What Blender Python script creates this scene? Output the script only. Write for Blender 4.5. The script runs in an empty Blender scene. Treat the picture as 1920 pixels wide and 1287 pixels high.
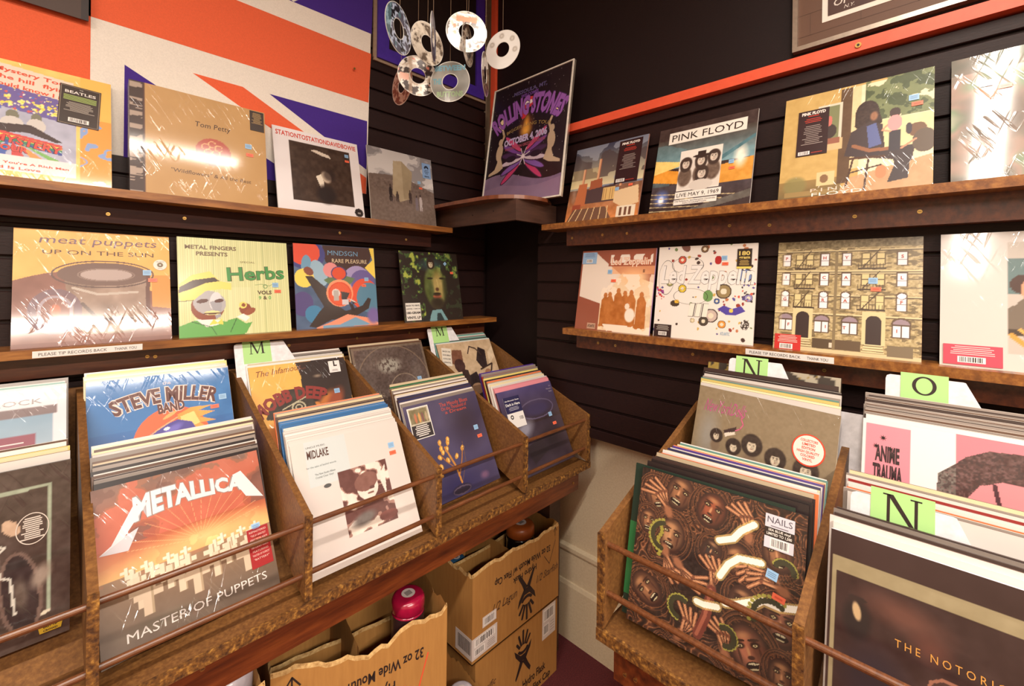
import bpy, math, random
import numpy as np
from mathutils import Matrix, Vector
R = math.radians
ZC = 1.57            # height of the camera above the floor
S = 0.315            # side of a record sleeve
sc = bpy.context.scene
col = bpy.data.collections.new('shop'); sc.collection.children.link(col)

# ---------------------------------------------------------------- camera, world, lights, exposure
cd = bpy.data.cameras.new('camera'); cam = bpy.data.objects.new('camera', cd); col.objects.link(cam)
cd.sensor_width = 36; cd.sensor_fit = 'HORIZONTAL'; cd.lens = 831.9/1920*36
cd.shift_y = -(643.5-526.9)/1920; cd.clip_start = .02
_y, _r = R(44.11), R(.64)
_F = Vector((math.cos(_y), math.sin(_y), 0)); _Rt = Vector((math.sin(_y), -math.cos(_y), 0)); _U = Vector((0, 0, 1))
_R2 = _Rt*math.cos(_r)+_U*math.sin(_r); _U2 = _U*math.cos(_r)-_Rt*math.sin(_r)
_m = Matrix((_R2, _U2, -_F)).transposed().to_4x4(); _m.translation = (0, 0, ZC)
cam.matrix_world = _m
sc.camera = cam
sc.view_settings.view_transform = 'Standard'; sc.view_settings.look = 'None'
sc.view_settings.gamma = 1; sc.view_settings.use_curve_mapping = False
sc.view_settings.exposure = 0.36
w = bpy.data.worlds.new('shop_air'); sc.world = w; w.use_nodes = True
w.node_tree.nodes['Background'].inputs[0].default_value = (1, .82, .68, 1)
w.node_tree.nodes['Background'].inputs[1].default_value = .26

def lamp(loc, sx, sy, power, colr=(1, .90, .79)):
    l = bpy.data.lights.new('ceiling_lamp', 'AREA'); l.shape = 'RECTANGLE'; l.size = sx; l.size_y = sy
    l.energy = power; l.color = colr
    o = bpy.data.objects.new('ceiling_lamp', l); col.objects.link(o); o.location = loc
    return o
LIGHTS = [(-.2, -2.05, 1.42, 2.4, .12, 165), (-1.75, -.15, 1.42, 1.6, .12, 46), (.15, -.15, 1.42, 1.5, .10, 22)]

# ---------------------------------------------------------------- colour and materials
def lin(c):
    c = np.asarray(c, float)/255.
    return np.where(c <= .04045, c/12.92, ((c+.055)/1.055)**2.4)
def L4(c): return tuple(float(x) for x in lin(c))+(1.,)
MATS = {}
def newmat(name):
    m = bpy.data.materials.new(name); m.use_nodes = True; nt = m.node_tree
    return m, nt, nt.nodes['Principled BSDF']
def noise_node(nt, scale, stretch=(1, 1, 1), detail=6, rough=.6):
    tc = nt.nodes.new('ShaderNodeTexCoord'); mp = nt.nodes.new('ShaderNodeMapping')
    mp.inputs['Scale'].default_value = stretch
    n = nt.nodes.new('ShaderNodeTexNoise'); n.inputs['Scale'].default_value = scale
    n.inputs['Detail'].default_value = detail; n.inputs['Roughness'].default_value = rough
    nt.links.new(tc.outputs['Object'], mp.inputs[0]); nt.links.new(mp.outputs[0], n.inputs['Vector'])
    return n
def ramp(nt, fac, stops):
    r = nt.nodes.new('ShaderNodeValToRGB'); e = r.color_ramp.elements
    while len(e) < len(stops): e.new(.5)
    for k, (p, c) in enumerate(stops): e[k].position = p; e[k].color = L4(c)
    nt.links.new(fac, r.inputs[0]); return r
def bump(nt, h, strength, dist=.002, target=None):
    b = nt.nodes.new('ShaderNodeBump'); b.inputs['Strength'].default_value = strength; b.inputs['Distance'].default_value = dist
    nt.links.new(h, b.inputs['Height'])
    if target: nt.links.new(b.outputs[0], target)
    return b
def textured(name, stops, scale, stretch=(1, 1, 1), rough=.6, bs=.2, bd=.001, spec=.5, coat=0, detail=6):
    m, nt, p = newmat(name); n = noise_node(nt, scale, stretch, detail)
    r = ramp(nt, n.outputs[0], stops); nt.links.new(r.outputs[0], p.inputs['Base Color'])
    p.inputs['Roughness'].default_value = rough; p.inputs['Specular IOR Level'].default_value = spec
    p.inputs['Coat Weight'].default_value = coat; p.inputs['Coat Roughness'].default_value = .15
    bump(nt, n.outputs[0], bs, bd, p.inputs['Normal'])
    MATS[name] = m; return m
def plain(name, c, rough=.5, metal=0, coat=0, spec=.5):
    m, nt, p = newmat(name); n = noise_node(nt, 60)
    a = np.array(c, float); r = ramp(nt, n.outputs[0], [(.3, np.clip(a*.93, 0, 255)), (.7, np.clip(a*1.04, 0, 255))])
    nt.links.new(r.outputs[0], p.inputs['Base Color'])
    p.inputs['Roughness'].default_value = rough; p.inputs['Metallic'].default_value = metal
    p.inputs['Coat Weight'].default_value = coat; p.inputs['Coat Roughness'].default_value = .1; p.inputs['Specular IOR Level'].default_value = spec
    MATS[name] = m; return m
def printed(name, rough, coat, cr, wrinkle):
    m, nt, p = newmat(name)
    a = nt.nodes.new('ShaderNodeAttribute'); a.attribute_name = 'Col'
    nt.links.new(a.outputs['Color'], p.inputs['Base Color'])
    p.inputs['Roughness'].default_value = rough; p.inputs['Coat Weight'].default_value = coat; p.inputs['Coat Roughness'].default_value = cr
    if wrinkle:
        tc = nt.nodes.new('ShaderNodeTexCoord'); hs = []
        for ang, sc_, lo in ((32, (130, 1, 9), .56), (-20, (110, 1, 8), .60)):
            mp = nt.nodes.new('ShaderNodeMapping'); mp.inputs['Rotation'].default_value = (0, R(ang), 0); mp2 = nt.nodes.new('ShaderNodeMapping'); mp2.inputs['Scale'].default_value = sc_
            nn = nt.nodes.new('ShaderNodeTexNoise'); nn.inputs['Scale'].default_value = 1; nn.inputs['Detail'].default_value = 1.5; nn.inputs['Distortion'].default_value = .3
            nt.links.new(tc.outputs['Object'], mp.inputs[0]); nt.links.new(mp.outputs[0], mp2.inputs[0]); nt.links.new(mp2.outputs[0], nn.inputs['Vector'])
            mr = nt.nodes.new('ShaderNodeMapRange'); mr.inputs['From Min'].default_value = lo; mr.inputs['From Max'].default_value = lo+.14; nt.links.new(nn.outputs[0], mr.inputs['Value']); hs.append(mr)
        big = noise_node(nt, 5, (1, 1, 1), 1, .5)
        mr = nt.nodes.new('ShaderNodeMath'); mr.operation = 'MULTIPLY'; mr.inputs[1].default_value = .22; nt.links.new(big.outputs[0], mr.inputs[0])
        s1 = nt.nodes.new('ShaderNodeMath'); s1.operation = 'ADD'; nt.links.new(hs[0].outputs[0], s1.inputs[0]); nt.links.new(hs[1].outputs[0], s1.inputs[1])
        pm = noise_node(nt, 9, (1, 1, 1), 1, .5); pr2 = nt.nodes.new('ShaderNodeMapRange'); pr2.inputs['From Min'].default_value = .50; pr2.inputs['From Max'].default_value = .62; nt.links.new(pm.outputs[0], pr2.inputs['Value'])
        s3 = nt.nodes.new('ShaderNodeMath'); s3.operation = 'MULTIPLY'; nt.links.new(s1.outputs[0], s3.inputs[0]); nt.links.new(pr2.outputs[0], s3.inputs[1]); s1 = s3
        s2 = nt.nodes.new('ShaderNodeMath'); s2.operation = 'MULTIPLY_ADD'; s2.inputs[1].default_value = .35; nt.links.new(s1.outputs[0], s2.inputs[0]); nt.links.new(mr.outputs[0], s2.inputs[2])
        bump(nt, s2.outputs[0], wrinkle, .006, p.inputs['Coat Normal'])
    MATS[name] = m; return m
printed('print_matte', .55, 0, .3, 0)
printed('print_gloss', .4, .35, .16, 0)
printed('print_wrap', .45, .9, .08, .4)
textured('shelf_wood', [(.25, (92, 50, 22)), (.5, (138, 84, 36)), (.75, (176, 118, 54))], 7, (1.2, 9, 9), .42, .25, .001, coat=.25)
textured('cleat_wood', [(.3, (58, 24, 14)), (.6, (92, 44, 22)), (.8, (112, 58, 28))], 7, (1.2, 9, 9), .4, .2, .001, coat=.2)
textured('cleat_dark', [(.3, (38, 14, 10)), (.7, (60, 26, 17))], 7, (1.2, 9, 9), .6, .2, .001, spec=.25)
textured('apron_wood', [(.25, (56, 22, 10)), (.5, (100, 46, 18)), (.75, (136, 70, 30))], 6, (1, 9, 9), .38, .2, .001, coat=.3)
textured('fibreboard', [(.3, (98, 62, 31)), (.5, (118, 78, 40)), (.7, (140, 96, 50))], 130, (1, 1, 1), .5, .3, .0005, detail=8)
textured('rough_edge', [(.35, (62, 34, 14)), (.55, (120, 78, 32)), (.72, (190, 138, 62))], 95, (1, 1, 1), .6, .8, .0025, detail=8)
textured('rod_wood', [(.3, (84, 46, 26)), (.7, (120, 72, 40))], 25, (1, 6, 6), .35, .15, .0005, coat=.35)
textured('cardboard', [(.3, (164, 114, 56)), (.7, (176, 126, 64))], 14, (6, 6, .6), .8, .15, .0006, detail=4)
textured('torn_card', [(.3, (150, 108, 58)), (.7, (214, 178, 120))], 90, (1, 1, 1), .9, .8, .002)
textured('slat_paint', [(.3, (29, 13, 13)), (.7, (40, 20, 18))], 260, (.25, .25, 1), .5, .45, .0007, spec=.28)
textured('black_paint', [(.3, (23, 10, 10)), (.7, (29, 13, 13))], 180, (1, 1, 1), .6, .4, .0006, spec=.3)
textured('plaster', [(.3, (204, 186, 156)), (.7, (216, 200, 172))], 130, (1, 1, 1), .8, .6, .0015)
textured('grey_plaster', [(.3, (140, 118, 98)), (.7, (156, 134, 112))], 60, (1, 1, 1), .7, .2, .001)
textured('carpet', [(.3, (64, 18, 24)), (.6, (104, 36, 40)), (.8, (132, 54, 56))], 240, (1, 1, 1), .95, 1, .004)
textured('ceiling_paint', [(.3, (200, 186, 160)), (.7, (212, 198, 172))], 90, (1, 1, 1), .9, .3, .001)
textured('red_trim', [(.3, (222, 84, 54)), (.7, (230, 92, 60))], 40, (1, 1, 1), .45, .1, .0005)
textured('blue_paint', [(.3, (58, 30, 140)), (.7, (68, 38, 156))], 40, (1, 1, 1), .5, .1, .0005)
textured('dark_stain', [(.3, (60, 38, 30)), (.7, (84, 56, 44))], 9, (1, 1, 8), .45, .2, .0008, spec=.5)
textured('ledge_wood', [(.3, (96, 48, 28)), (.7, (134, 74, 44))], 8, (1, 6, 1), .3, .1, .0006, coat=.5)
textured('cloth', [(.3, (240, 240, 240)), (.7, (255, 255, 255))], 300, (1, 1, 1), .85, .3, .0006)
plain('brass', (196, 158, 92), .3, .9); plain('silver', (196, 182, 166), .3, .85)
plain('white_plastic', (232, 228, 232), .35, 0, .2); plain('white_paint', (228, 222, 210), .5)
plain('thread', (120, 96, 72), .6); plain('ink', (40, 26, 24), .6); plain('pink_lid', (158, 18, 56), .25, 0, .5)
plain('grey_lid', (196, 186, 196), .35, 0, .4); plain('blue_lid', (44, 88, 124), .3, 0, .4); plain('black_gloss', (24, 16, 16), .2, 0, .6)
plain('orange_lid', (150, 74, 28), .35); plain('lamp_body', (220, 214, 200), .5)
# cloth takes its colour from the attribute
_m = MATS['cloth']; _nt = _m.node_tree; _p = _nt.nodes['Principled BSDF']
_a = _nt.nodes.new('ShaderNodeAttribute'); _a.attribute_name = 'Col'
_mx = _nt.nodes.new('ShaderNodeMix'); _mx.data_type = 'RGBA'; _mx.blend_type = 'MULTIPLY'; _mx.inputs[0].default_value = 1
_rn = [n for n in _nt.nodes if n.type == 'VALTORGB'][0]
_nt.links.new(_rn.outputs[0], _mx.inputs[6]); _nt.links.new(_a.outputs['Color'], _mx.inputs[7]); _nt.links.new(_mx.outputs[2], _p.inputs['Base Color'])
_m, _nt, _p = newmat('lamp_diffuser'); _p.inputs['Emission Color'].default_value = (1, .9, .76, 1); _p.inputs['Emission Strength'].default_value = 6; MATS['lamp_diffuser'] = _m
# CD label: printed, with a mirror-like sheen
printed('disc_print', .3, .6, .08, 0)
MATS['disc_print'].node_tree.nodes['Principled BSDF'].inputs['Metallic'].default_value = .08
_m, _nt, _p = newmat('clear_plastic'); _p.inputs['Transmission Weight'].default_value = 1; _p.inputs['Roughness'].default_value = .05; _p.inputs['IOR'].default_value = 1.05; MATS['clear_plastic'] = _m

# ---------------------------------------------------------------- mesh builder
class MB:
    def __init__(s): s.v = []; s.c = []; s.f = []; s.fm = []; s.n = 0; s.mats = []
    def mi(s, m):
        if m not in s.mats: s.mats.append(m)
        return s.mats.index(m)
    def add(s, verts, faces, mat, color=(255, 255, 255), colors=None):
        verts = np.asarray(verts, float).reshape(-1, 3); k = len(verts)
        c = lin(colors) if colors is not None else np.tile(lin(color), (k, 1))
        s.v.append(verts); s.c.append(c); i = s.mi(mat)
        for f in faces: s.f.append([x+s.n for x in f]); s.fm.append(i)
        s.n += k; return s
    def box(s, x0, x1, y0, y1, z0, z1, mat, color=(255, 255, 255), M=None):
        P = np.array([(x, y, z) for z in (z0, z1) for y in (y0, y1) for x in (x0, x1)], float)
        Fc = [(0, 2, 3, 1), (4, 5, 7, 6), (0, 1, 5, 4), (2, 6, 7, 3), (0, 4, 6, 2), (1, 3, 7, 5)]
        V = [P[list(f)] for f in Fc]; V = np.concatenate(V)
        if M is not None: V = (np.array(M.to_3x3())@V.T).T+np.array(M.translation)
        return s.add(V, [(4*i, 4*i+1, 4*i+2, 4*i+3) for i in range(6)], mat, color)
    def prism(s, pts, ext, mat, color=(255, 255, 255)):
        """pts: closed 3-D polygon; ext: extrusion vector"""
        P = np.array(pts, float); n = len(P); Q = P+np.array(ext); V = [P, Q]; F = [tuple(range(n))[::-1], tuple(range(n, 2*n))]
        k = 2*n
        for i in range(n):
            j = (i+1) % n; V.append(np.array([P[i], P[j], Q[j], Q[i]])); F.append((k, k+1, k+2, k+3)); k += 4
        return s.add(np.concatenate(V), F, mat, color)
    def tube(s, p0, p1, r0, mat, color=(255, 255, 255), r1=None, n=14):
        p0 = Vector(p0); p1 = Vector(p1); d = (p1-p0).normalized(); a = d.orthogonal().normalized(); b = d.cross(a); r1 = r0 if r1 is None else r1
        V = [p0+(a*math.cos(t)+b*math.sin(t))*r0 for t in np.linspace(0, 2*math.pi, n, endpoint=False)]
        V += [p1+(a*math.cos(t)+b*math.sin(t))*r1 for t in np.linspace(0, 2*math.pi, n, endpoint=False)]
        F = [(i, (i+1) % n, n+(i+1) % n, n+i) for i in range(n)]+[tuple(range(n))[::-1], tuple(range(n, 2*n))]
        return s.add([tuple(v) for v in V], F, mat, color)
    def lathe(s, cx, cy, prof, mat, color=(255, 255, 255), n=32, cols=None):
        V = []; C = []
        for k, (r, z) in enumerate(prof):
            for t in np.linspace(0, 2*math.pi, n, endpoint=False):
                V.append((cx+r*math.cos(t), cy+r*math.sin(t), z)); C.append(cols[k] if cols else color)
        F = [(k*n+i, k*n+(i+1) % n, (k+1)*n+(i+1) % n, (k+1)*n+i) for k in range(len(prof)-1) for i in range(n)]
        return s.add(V, F, mat, colors=C)
    def mesh(s, name, smooth=False):
        me = bpy.data.meshes.new(name); V = np.concatenate(s.v)
        me.from_pydata(V.tolist(), [], s.f); me.validate()
        at = me.color_attributes.new('Col', 'FLOAT_COLOR', 'POINT')
        C = np.concatenate(s.c); C = np.hstack([C, np.ones((len(C), 1))]); at.data.foreach_set('color', C.ravel().astype(np.float32))
        for m in s.mats: me.materials.append(MATS[m])
        me.polygons.foreach_set('material_index', s.fm[:len(me.polygons)])
        if smooth: me.shade_smooth()
        me.update(); return me
    def build(s, name, parent=None, smooth=False, M=None, bevel=0):
        o = bpy.data.objects.new(name, s.mesh(name, smooth)); col.objects.link(o)
        if parent: o.parent = parent
        if M is not None: o.matrix_local = M
        if bevel:
            b = o.modifiers.new('bevel', 'BEVEL'); b.width = bevel; b.segments = 2; b.limit_method = 'ANGLE'
        return o
def tag(o, label, cat, group=None, kind=None):
    if label: o['label'] = label
    if cat: o['category'] = cat
    if group: o['group'] = group
    if kind: o['kind'] = kind
    return o
def empty(name, loc=(0, 0, 0), rz=0):
    o = bpy.data.objects.new(name, None); o.empty_display_size = .05; col.objects.link(o); o.location = loc; o.rotation_euler = (0, 0, rz); return o
def structure(o): o['kind'] = 'structure'; return o

# ---------------------------------------------------------------- lettering
_tc = {}
def text_mesh(s, bold=0, spacing=1):
    k = (s, bold, spacing)
    if k in _tc: return _tc[k]
    cu = bpy.data.curves.new('t', 'FONT'); cu.body = s; cu.size = 1; cu.offset = bold; cu.space_character = spacing; cu.resolution_u = 2
    o = bpy.data.objects.new('t', cu); col.objects.link(o)
    dg = bpy.context.evaluated_depsgraph_get(); e = o.evaluated_get(dg); me = e.to_mesh()
    V = np.array([v.co[:2] for v in me.vertices]) if len(me.vertices) else np.zeros((0, 2)); Fc = [tuple(p.vertices) for p in me.polygons]
    e.to_mesh_clear(); bpy.data.objects.remove(o); bpy.data.curves.remove(cu)
    if len(V): V = V-[V[:, 0].min(), 0]
    _tc[k] = (V, Fc); return _tc[k]
def put_text(mb, s, x, z, h, color, mat='print_matte', width=None, bold=0, shear=0, rot=0, align='L', warp=None, y=-.0006, spacing=1, outline=None):
    """x, z: start of the base line on the X-Z face; h: cap height; width: total width"""
    for bb, cc, yy in (((bold+outline[0], outline[1], y+.0002),) if outline else ())+((bold, color, y),):
        V, Fc = text_mesh(s, bb, spacing)
        if not len(V): continue
        V = V.copy(); wd = V[:, 0].max(); sx = (width/wd) if width else h/.72
        V[:, 0] *= sx; V[:, 1] *= h/.72; V[:, 0] += V[:, 1]*shear; wd = V[:, 0].max()
        if align == 'C': V[:, 0] -= wd/2
        if align == 'R': V[:, 0] -= wd
        if warp: V = warp(V)
        c, sn = math.cos(R(rot)), math.sin(R(rot))
        X = V[:, 0]*c-V[:, 1]*sn+x; Z = V[:, 0]*sn+V[:, 1]*c+z
        mb.add(np.stack([X, np.full_like(X, yy), Z], 1), Fc, mat, cc)
def arch(radius):        # bend a centred line of text over a circle
    def f(V):
        a = V[:, 0]/radius; r = radius+V[:, 1]
        return np.stack([r*np.sin(a), r*np.cos(a)-radius], 1)
    return f
def rect(mb, x0, z0, x1, z1, color, mat='print_matte', y=-.0005):
    mb.add([(x0, y, z0), (x1, y, z0), (x1, y, z1), (x0, y, z1)], [(0, 1, 2, 3)], mat, color)
def flatpoly(mb, pts, color, mat='print_matte', y=-.0005):
    mb.add([(a, y, b) for a, b in pts], [tuple(range(len(pts)))], mat, color)
def disc(mb, x, z, rx, rz, color, mat='print_matte', y=-.0005, n=32, r_in=0):
    t = np.linspace(0, 2*math.pi, n, endpoint=False)
    if r_in:
        V = [(x+rx*math.cos(a), y, z+rz*math.sin(a)) for a in t]+[(x+rx*r_in*math.cos(a), y, z+rz*r_in*math.sin(a)) for a in t]
        mb.add(V, [(i, (i+1) % n, n+(i+1) % n, n+i) for i in range(n)], mat, color)
    else: mb.add([(x+rx*math.cos(a), y, z+rz*math.sin(a)) for a in t], [tuple(range(n))], mat, color)
def stroke(mb, pts, wd, color, mat='print_matte', y=-.0005):
    for (a, b), (c, d) in zip(pts[:-1], pts[1:]):
        l = math.hypot(c-a, d-b) or 1e-6; nx, nz = -(d-b)/l*wd/2, (c-a)/l*wd/2; ex, ez = (c-a)/l*wd*.3, (d-b)/l*wd*.3
        mb.add([(a-nx-ex, y, b-nz-ez), (c-nx+ex, y, d-nz+ez), (c+nx+ex, y, d+nz+ez), (a+nx-ex, y, b+nz-ez)], [(0, 1, 2, 3)], mat, color)
def barcode(mb, x0, z0, x1, z1, y=-.0005, seed=1):
    rg = random.Random(seed); rect(mb, x0, z0, x1, z1, (236, 230, 226), y=y)
    x = x0+(x1-x0)*.08
    while x < x1-(x1-x0)*.1:
        wd = (x1-x0)*rg.choice([.02, .03, .05]); rect(mb, x, z0+(z1-z0)*.12, x+wd, z1-(z1-z0)*.1, (50, 36, 36), y=y-.0001); x += wd+(x1-x0)*rg.choice([.03, .05])
def serif(mb, ch, x, z, h, color=(44, 28, 24), y=-.0008, mat='print_matte'):
    """hand-cut roman capitals M, N, O of height h; x is the left edge"""
    P = lambda pts: flatpoly(mb, [(x+a*h, z+b*h) for a, b in pts], color, mat, y)
    s_ = .045
    def foot(a, b, c): P([(a, b), (c, b), (c, b+s_), (a, b+s_)])
    if ch == 'N':
        P([(.12, 0), (.20, 0), (.20, 1), (.12, 1)]); P([(.80, 0), (.88, 0), (.88, 1), (.80, 1)])
        P([(.12, 1), (.28, 1), (.88, 0), (.76, 0)]); foot(.02, 0, .30); foot(.02, 1-s_, .22); foot(.70, 1-s_, .98)
    if ch == 'M':
        P([(.08, 0), (.14, 0), (.20, 1), (.13, 1)]); P([(.92, 0), (1.06, 0), (1.02, 1), (.90, 1)])
        P([(.13, 1), (.28, 1), (.62, .12), (.54, 0)]); P([(.54, 0), (.60, 0), (1.0, 1), (.93, 1)])
        foot(0, 0, .24); foot(.84, 0, 1.14); foot(.04, 1-s_, .2); foot(.95, 1-s_, 1.1)
    if ch == 'O':
        n = 40; V = []
        for k in range(n):
            t = 2*math.pi*k/n; V.append((x+(.5+.5*math.cos(t))*h, y, z+(.5+.51*math.sin(t))*h))
        for k in range(n):
            t = 2*math.pi*k/n; V.append((x+(.5+.34*math.cos(t))*h, y, z+(.5+.43*math.sin(t))*h))
        mb.add(V, [(i, (i+1) % n, n+(i+1) % n, n+i) for i in range(n)], mat, color)

# ---------------------------------------------------------------- printed pictures (fine meshes with one colour per point)
class Art:
    def __init__(s, n, bg, ar=1.):
        s.n = n; s.m = max(2, int(n*ar)); s.a = np.tile(np.array(bg, float), (s.m+1, n+1, 1))
        s.X, s.Y = np.meshgrid(np.linspace(0, 1, n+1), np.linspace(0, 1, s.m+1))
    def fill(s, mask, c, al=1.):
        m = np.clip(np.asarray(mask, float), 0, 1)[..., None]*al; s.a = s.a*(1-m)+np.array(c, float)*m; return s
    def ellm(s, x, y, rx, ry, rot=0, soft=.0):
        c, n = math.cos(R(rot)), math.sin(R(rot)); u = (s.X-x)*c+(s.Y-y)*n; v = -(s.X-x)*n+(s.Y-y)*c
        d = np.sqrt((u/rx)**2+(v/ry)**2); return (d < 1) if soft == 0 else np.clip((1-d)/soft, 0, 1)
    def ell(s, x, y, rx, ry, c, rot=0, soft=0, al=1.): return s.fill(s.ellm(x, y, rx, ry, rot, soft), c, al)
    def ring(s, x, y, rx, ry, wd, c, rot=0): return s.fill(s.ellm(x, y, rx, ry, rot) & ~s.ellm(x, y, rx-wd, ry-wd, rot), c)
    def rect(s, x0, y0, x1, y1, c, al=1.): return s.fill((s.X >= x0) & (s.X <= x1) & (s.Y >= y0) & (s.Y <= y1), c, al)
    def polym(s, pts):
        m = np.zeros(s.X.shape, bool); n = len(pts)
        for i in range(n):
            (x0, y0), (x1, y1) = pts[i], pts[(i+1) % n]
            if y0 == y1: continue
            k = ((s.Y >= min(y0, y1)) & (s.Y < max(y0, y1))) & (s.X < x0+(s.Y-y0)*(x1-x0)/(y1-y0)); m ^= k
        return m
    def poly(s, pts, c, al=1.): return s.fill(s.polym(pts), c, al)
    def line(s, pts, wd, c, al=1.):
        m = np.zeros(s.X.shape, bool)
        for (x0, y0), (x1, y1) in zip(pts[:-1], pts[1:]):
            dx, dy = x1-x0, y1-y0; t = np.clip(((s.X-x0)*dx+(s.Y-y0)*dy)/(dx*dx+dy*dy+1e-9), 0, 1)
            m |= np.hypot(s.X-x0-t*dx, s.Y-y0-t*dy) < wd/2
        return s.fill(m, c, al)
    def grad(s, y0, c0, y1, c1, mask=None):
        t = np.clip((s.Y-y0)/(y1-y0), 0, 1)[..., None]; g = np.array(c0, float)*(1-t)+np.array(c1, float)*t
        m = np.ones(s.X.shape, bool) if mask is None else mask
        m = m & (s.Y >= y0) & (s.Y <= y1); s.a[m] = g[m]; return s
    def nz(s, k, seed, oct=3, kx=None):
        rg = np.random.RandomState(seed); o = np.zeros(s.X.shape); amp = 1; tot = 0; ky = k; kx = kx or k
        for _ in range(oct):
            g = rg.rand(int(ky)+2, int(kx)+2); yy = s.Y*ky; xx = s.X*kx
            i = np.minimum(yy.astype(int), int(ky)); j = np.minimum(xx.astype(int), int(kx)); fy = yy-i; fx = xx-j
            fy = fy*fy*(3-2*fy); fx = fx*fx*(3-2*fx)
            o += amp*((g[i, j]*(1-fx)+g[i, j+1]*fx)*(1-fy)+(g[i+1, j]*(1-fx)+g[i+1, j+1]*fx)*fy); tot += amp; amp *= .5; kx *= 2; ky *= 2
        return o/tot
    def mottle(s, k, seed, amp, mask=None):
        q = (s.nz(k, seed)-.5)[..., None]*2*amp; m = 1. if mask is None else np.asarray(mask, float)[..., None]
        s.a = np.clip(s.a+q*m, 0, 255); return s
    def swirl(s, k, seed, stops, mask=None, freq=1.):
        t = s.nz(k, seed, 3); t = (t*freq) % 1. if freq > 1 else np.clip((t-.2)/.6, 0, 1)
        ps = [p for p, _ in stops]; C = np.stack([np.interp(t, ps, [c[i] for _, c in stops]) for i in range(3)], -1)
        m = np.ones(s.X.shape, bool) if mask is None else mask; s.a[m] = C[m]; return s
    def face(s, x, y, r, skin=(210, 192, 172), hair=(56, 42, 36), hr=1.5, long_=.0):
        s.ell(x, y+r*.1, r*hr, r*hr*1.12, hair, 0, .12)
        if long_: s.ell(x, y-r*long_, r*hr*.95, r*(1+long_), hair, 0, .15)
        sh = tuple(c*.72 for c in skin); dk = (56, 40, 36)
        s.ell(x, y-r*.12, r*.74, r, skin, 0, .12); s.ell(x+r*.3, y-r*.2, r*.32, r*.7, sh, 0, .9, .6); s.ell(x, y+r*.72, r*.8, r*.30, hair, 0, .3)
        for q in (-1, 1): s.ell(x+q*r*.30, y+r*.08, r*.17, r*.08, dk, 0, .2); s.ell(x+q*r*.30, y+r*.27, r*.22, r*.05, hair, 0, .2)
        s.ell(x, y-r*.22, r*.10, r*.22, sh, 0, .4); s.ell(x, y-r*.58, r*.26, r*.08, (130, 70, 62), 0, .3); s.ell(x, y-r*.98, r*.3, r*.12, sh, 0, .5, .6); return s
    def dots(s, n, r0, r1, cols, seed, box=(0, 0, 1, 1)):
        rg = random.Random(seed)
        for _ in range(n):
            r = rg.uniform(r0, r1); s.ell(rg.uniform(box[0], box[2]), rg.uniform(box[1], box[3]), r, r*rg.uniform(.6, 1.3), rg.choice(cols), rg.uniform(0, 180))
        return s
def add_art(mb, art, x0, z0, x1, z1, mat, y=0., curve=None):
    X = x0+(x1-x0)*art.X; Z = z0+(z1-z0)*art.Y; Y = np.full_like(X, y) if curve is None else y+curve(art.X, art.Y)
    n, m = art.n+1, art.m+1; idx = np.arange(n*m).reshape(m, n)
    F = np.stack([idx[:-1, :-1], idx[:-1, 1:], idx[1:, 1:], idx[1:, :-1]], -1).reshape(-1, 4).tolist()
    mb.add(np.stack([X, Y, Z], -1).reshape(-1, 3), F, mat, colors=art.a.reshape(-1, 3))

# ---------------------------------------------------------------- sleeves
def pose(wall, a, D, z, tilt=0, yaw=0, roll=0):
    """wall 'L': face looks to -Y, a = x of its left end; wall 'R': face looks to -X, a = y of its left end; z is given from camera height"""
    loc = (a, D, z+ZC) if wall == 'L' else (D, a, z+ZC)
    return Matrix.Translation(loc)@Matrix.Rotation(R(yaw)+(0 if wall == 'L' else -math.pi/2), 4, 'Z')@Matrix.Rotation(R(-tilt), 4, 'X')@Matrix.Rotation(R(-roll), 4, 'Y')
BLUE, ORNG = (150, 190, 226), (240, 112, 80)
def sticker(parent, M, name, x0, z0, x1, z1, color, fn=None, rot=0, label=None, lift=.0012):
    mb = MB(); cx, cz = (x0+x1)/2, (z0+z1)/2; wx, wz = (x1-x0)/2, (z1-z0)/2
    mb.box(-wx, wx, -.0004, 0, -wz, wz, 'print_gloss', color)
    if fn: fn(mb, wx, wz)
    o = mb.build(name, parent); o.matrix_local = Matrix.Translation((cx, -lift, cz))@Matrix.Rotation(R(-rot), 4, 'Y')
    if label: o['label'] = label
    return o
def price_lines(mb, wx, wz):
    for k in (.35, -.05, -.45): rect(mb, -wx*.75, wz*k, wx*.7, wz*k+wz*.14, (96, 130, 170), 'print_gloss', -.0006)
def red_lines(mb, wx, wz): rect(mb, -wx*.6, -wz*.3, wx*.6, wz*.3, (214, 84, 58), 'print_gloss', -.0006)
def prices(o, bx, bz, ox, oz, s=1., rot=0):
    sticker(o, None, 'price_sticker', bx*S-.0095*s, bz*S-.008*s, bx*S+.0095*s, bz*S+.008*s, BLUE, price_lines, rot, 'pale blue price sticker')
    if ox is not None: sticker(o, None, 'price_sticker', ox*S-.0105*s, oz*S-.0055*s, ox*S+.0105*s, oz*S+.0055*s, ORNG, red_lines, rot, 'orange price sticker')
def micro(mb, x0, x1, ztop, n, dz, c, y=-.0006, seed=3, h=.0016):
    rg = random.Random(seed)
    for k in range(n):
        q = (x1-x0)/2*rg.uniform(.55, 1); m = (x0+x1)/2; rect(mb, m-q, ztop-k*dz-h, m+q, ztop-k*dz, c, 'print_gloss', y)
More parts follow.
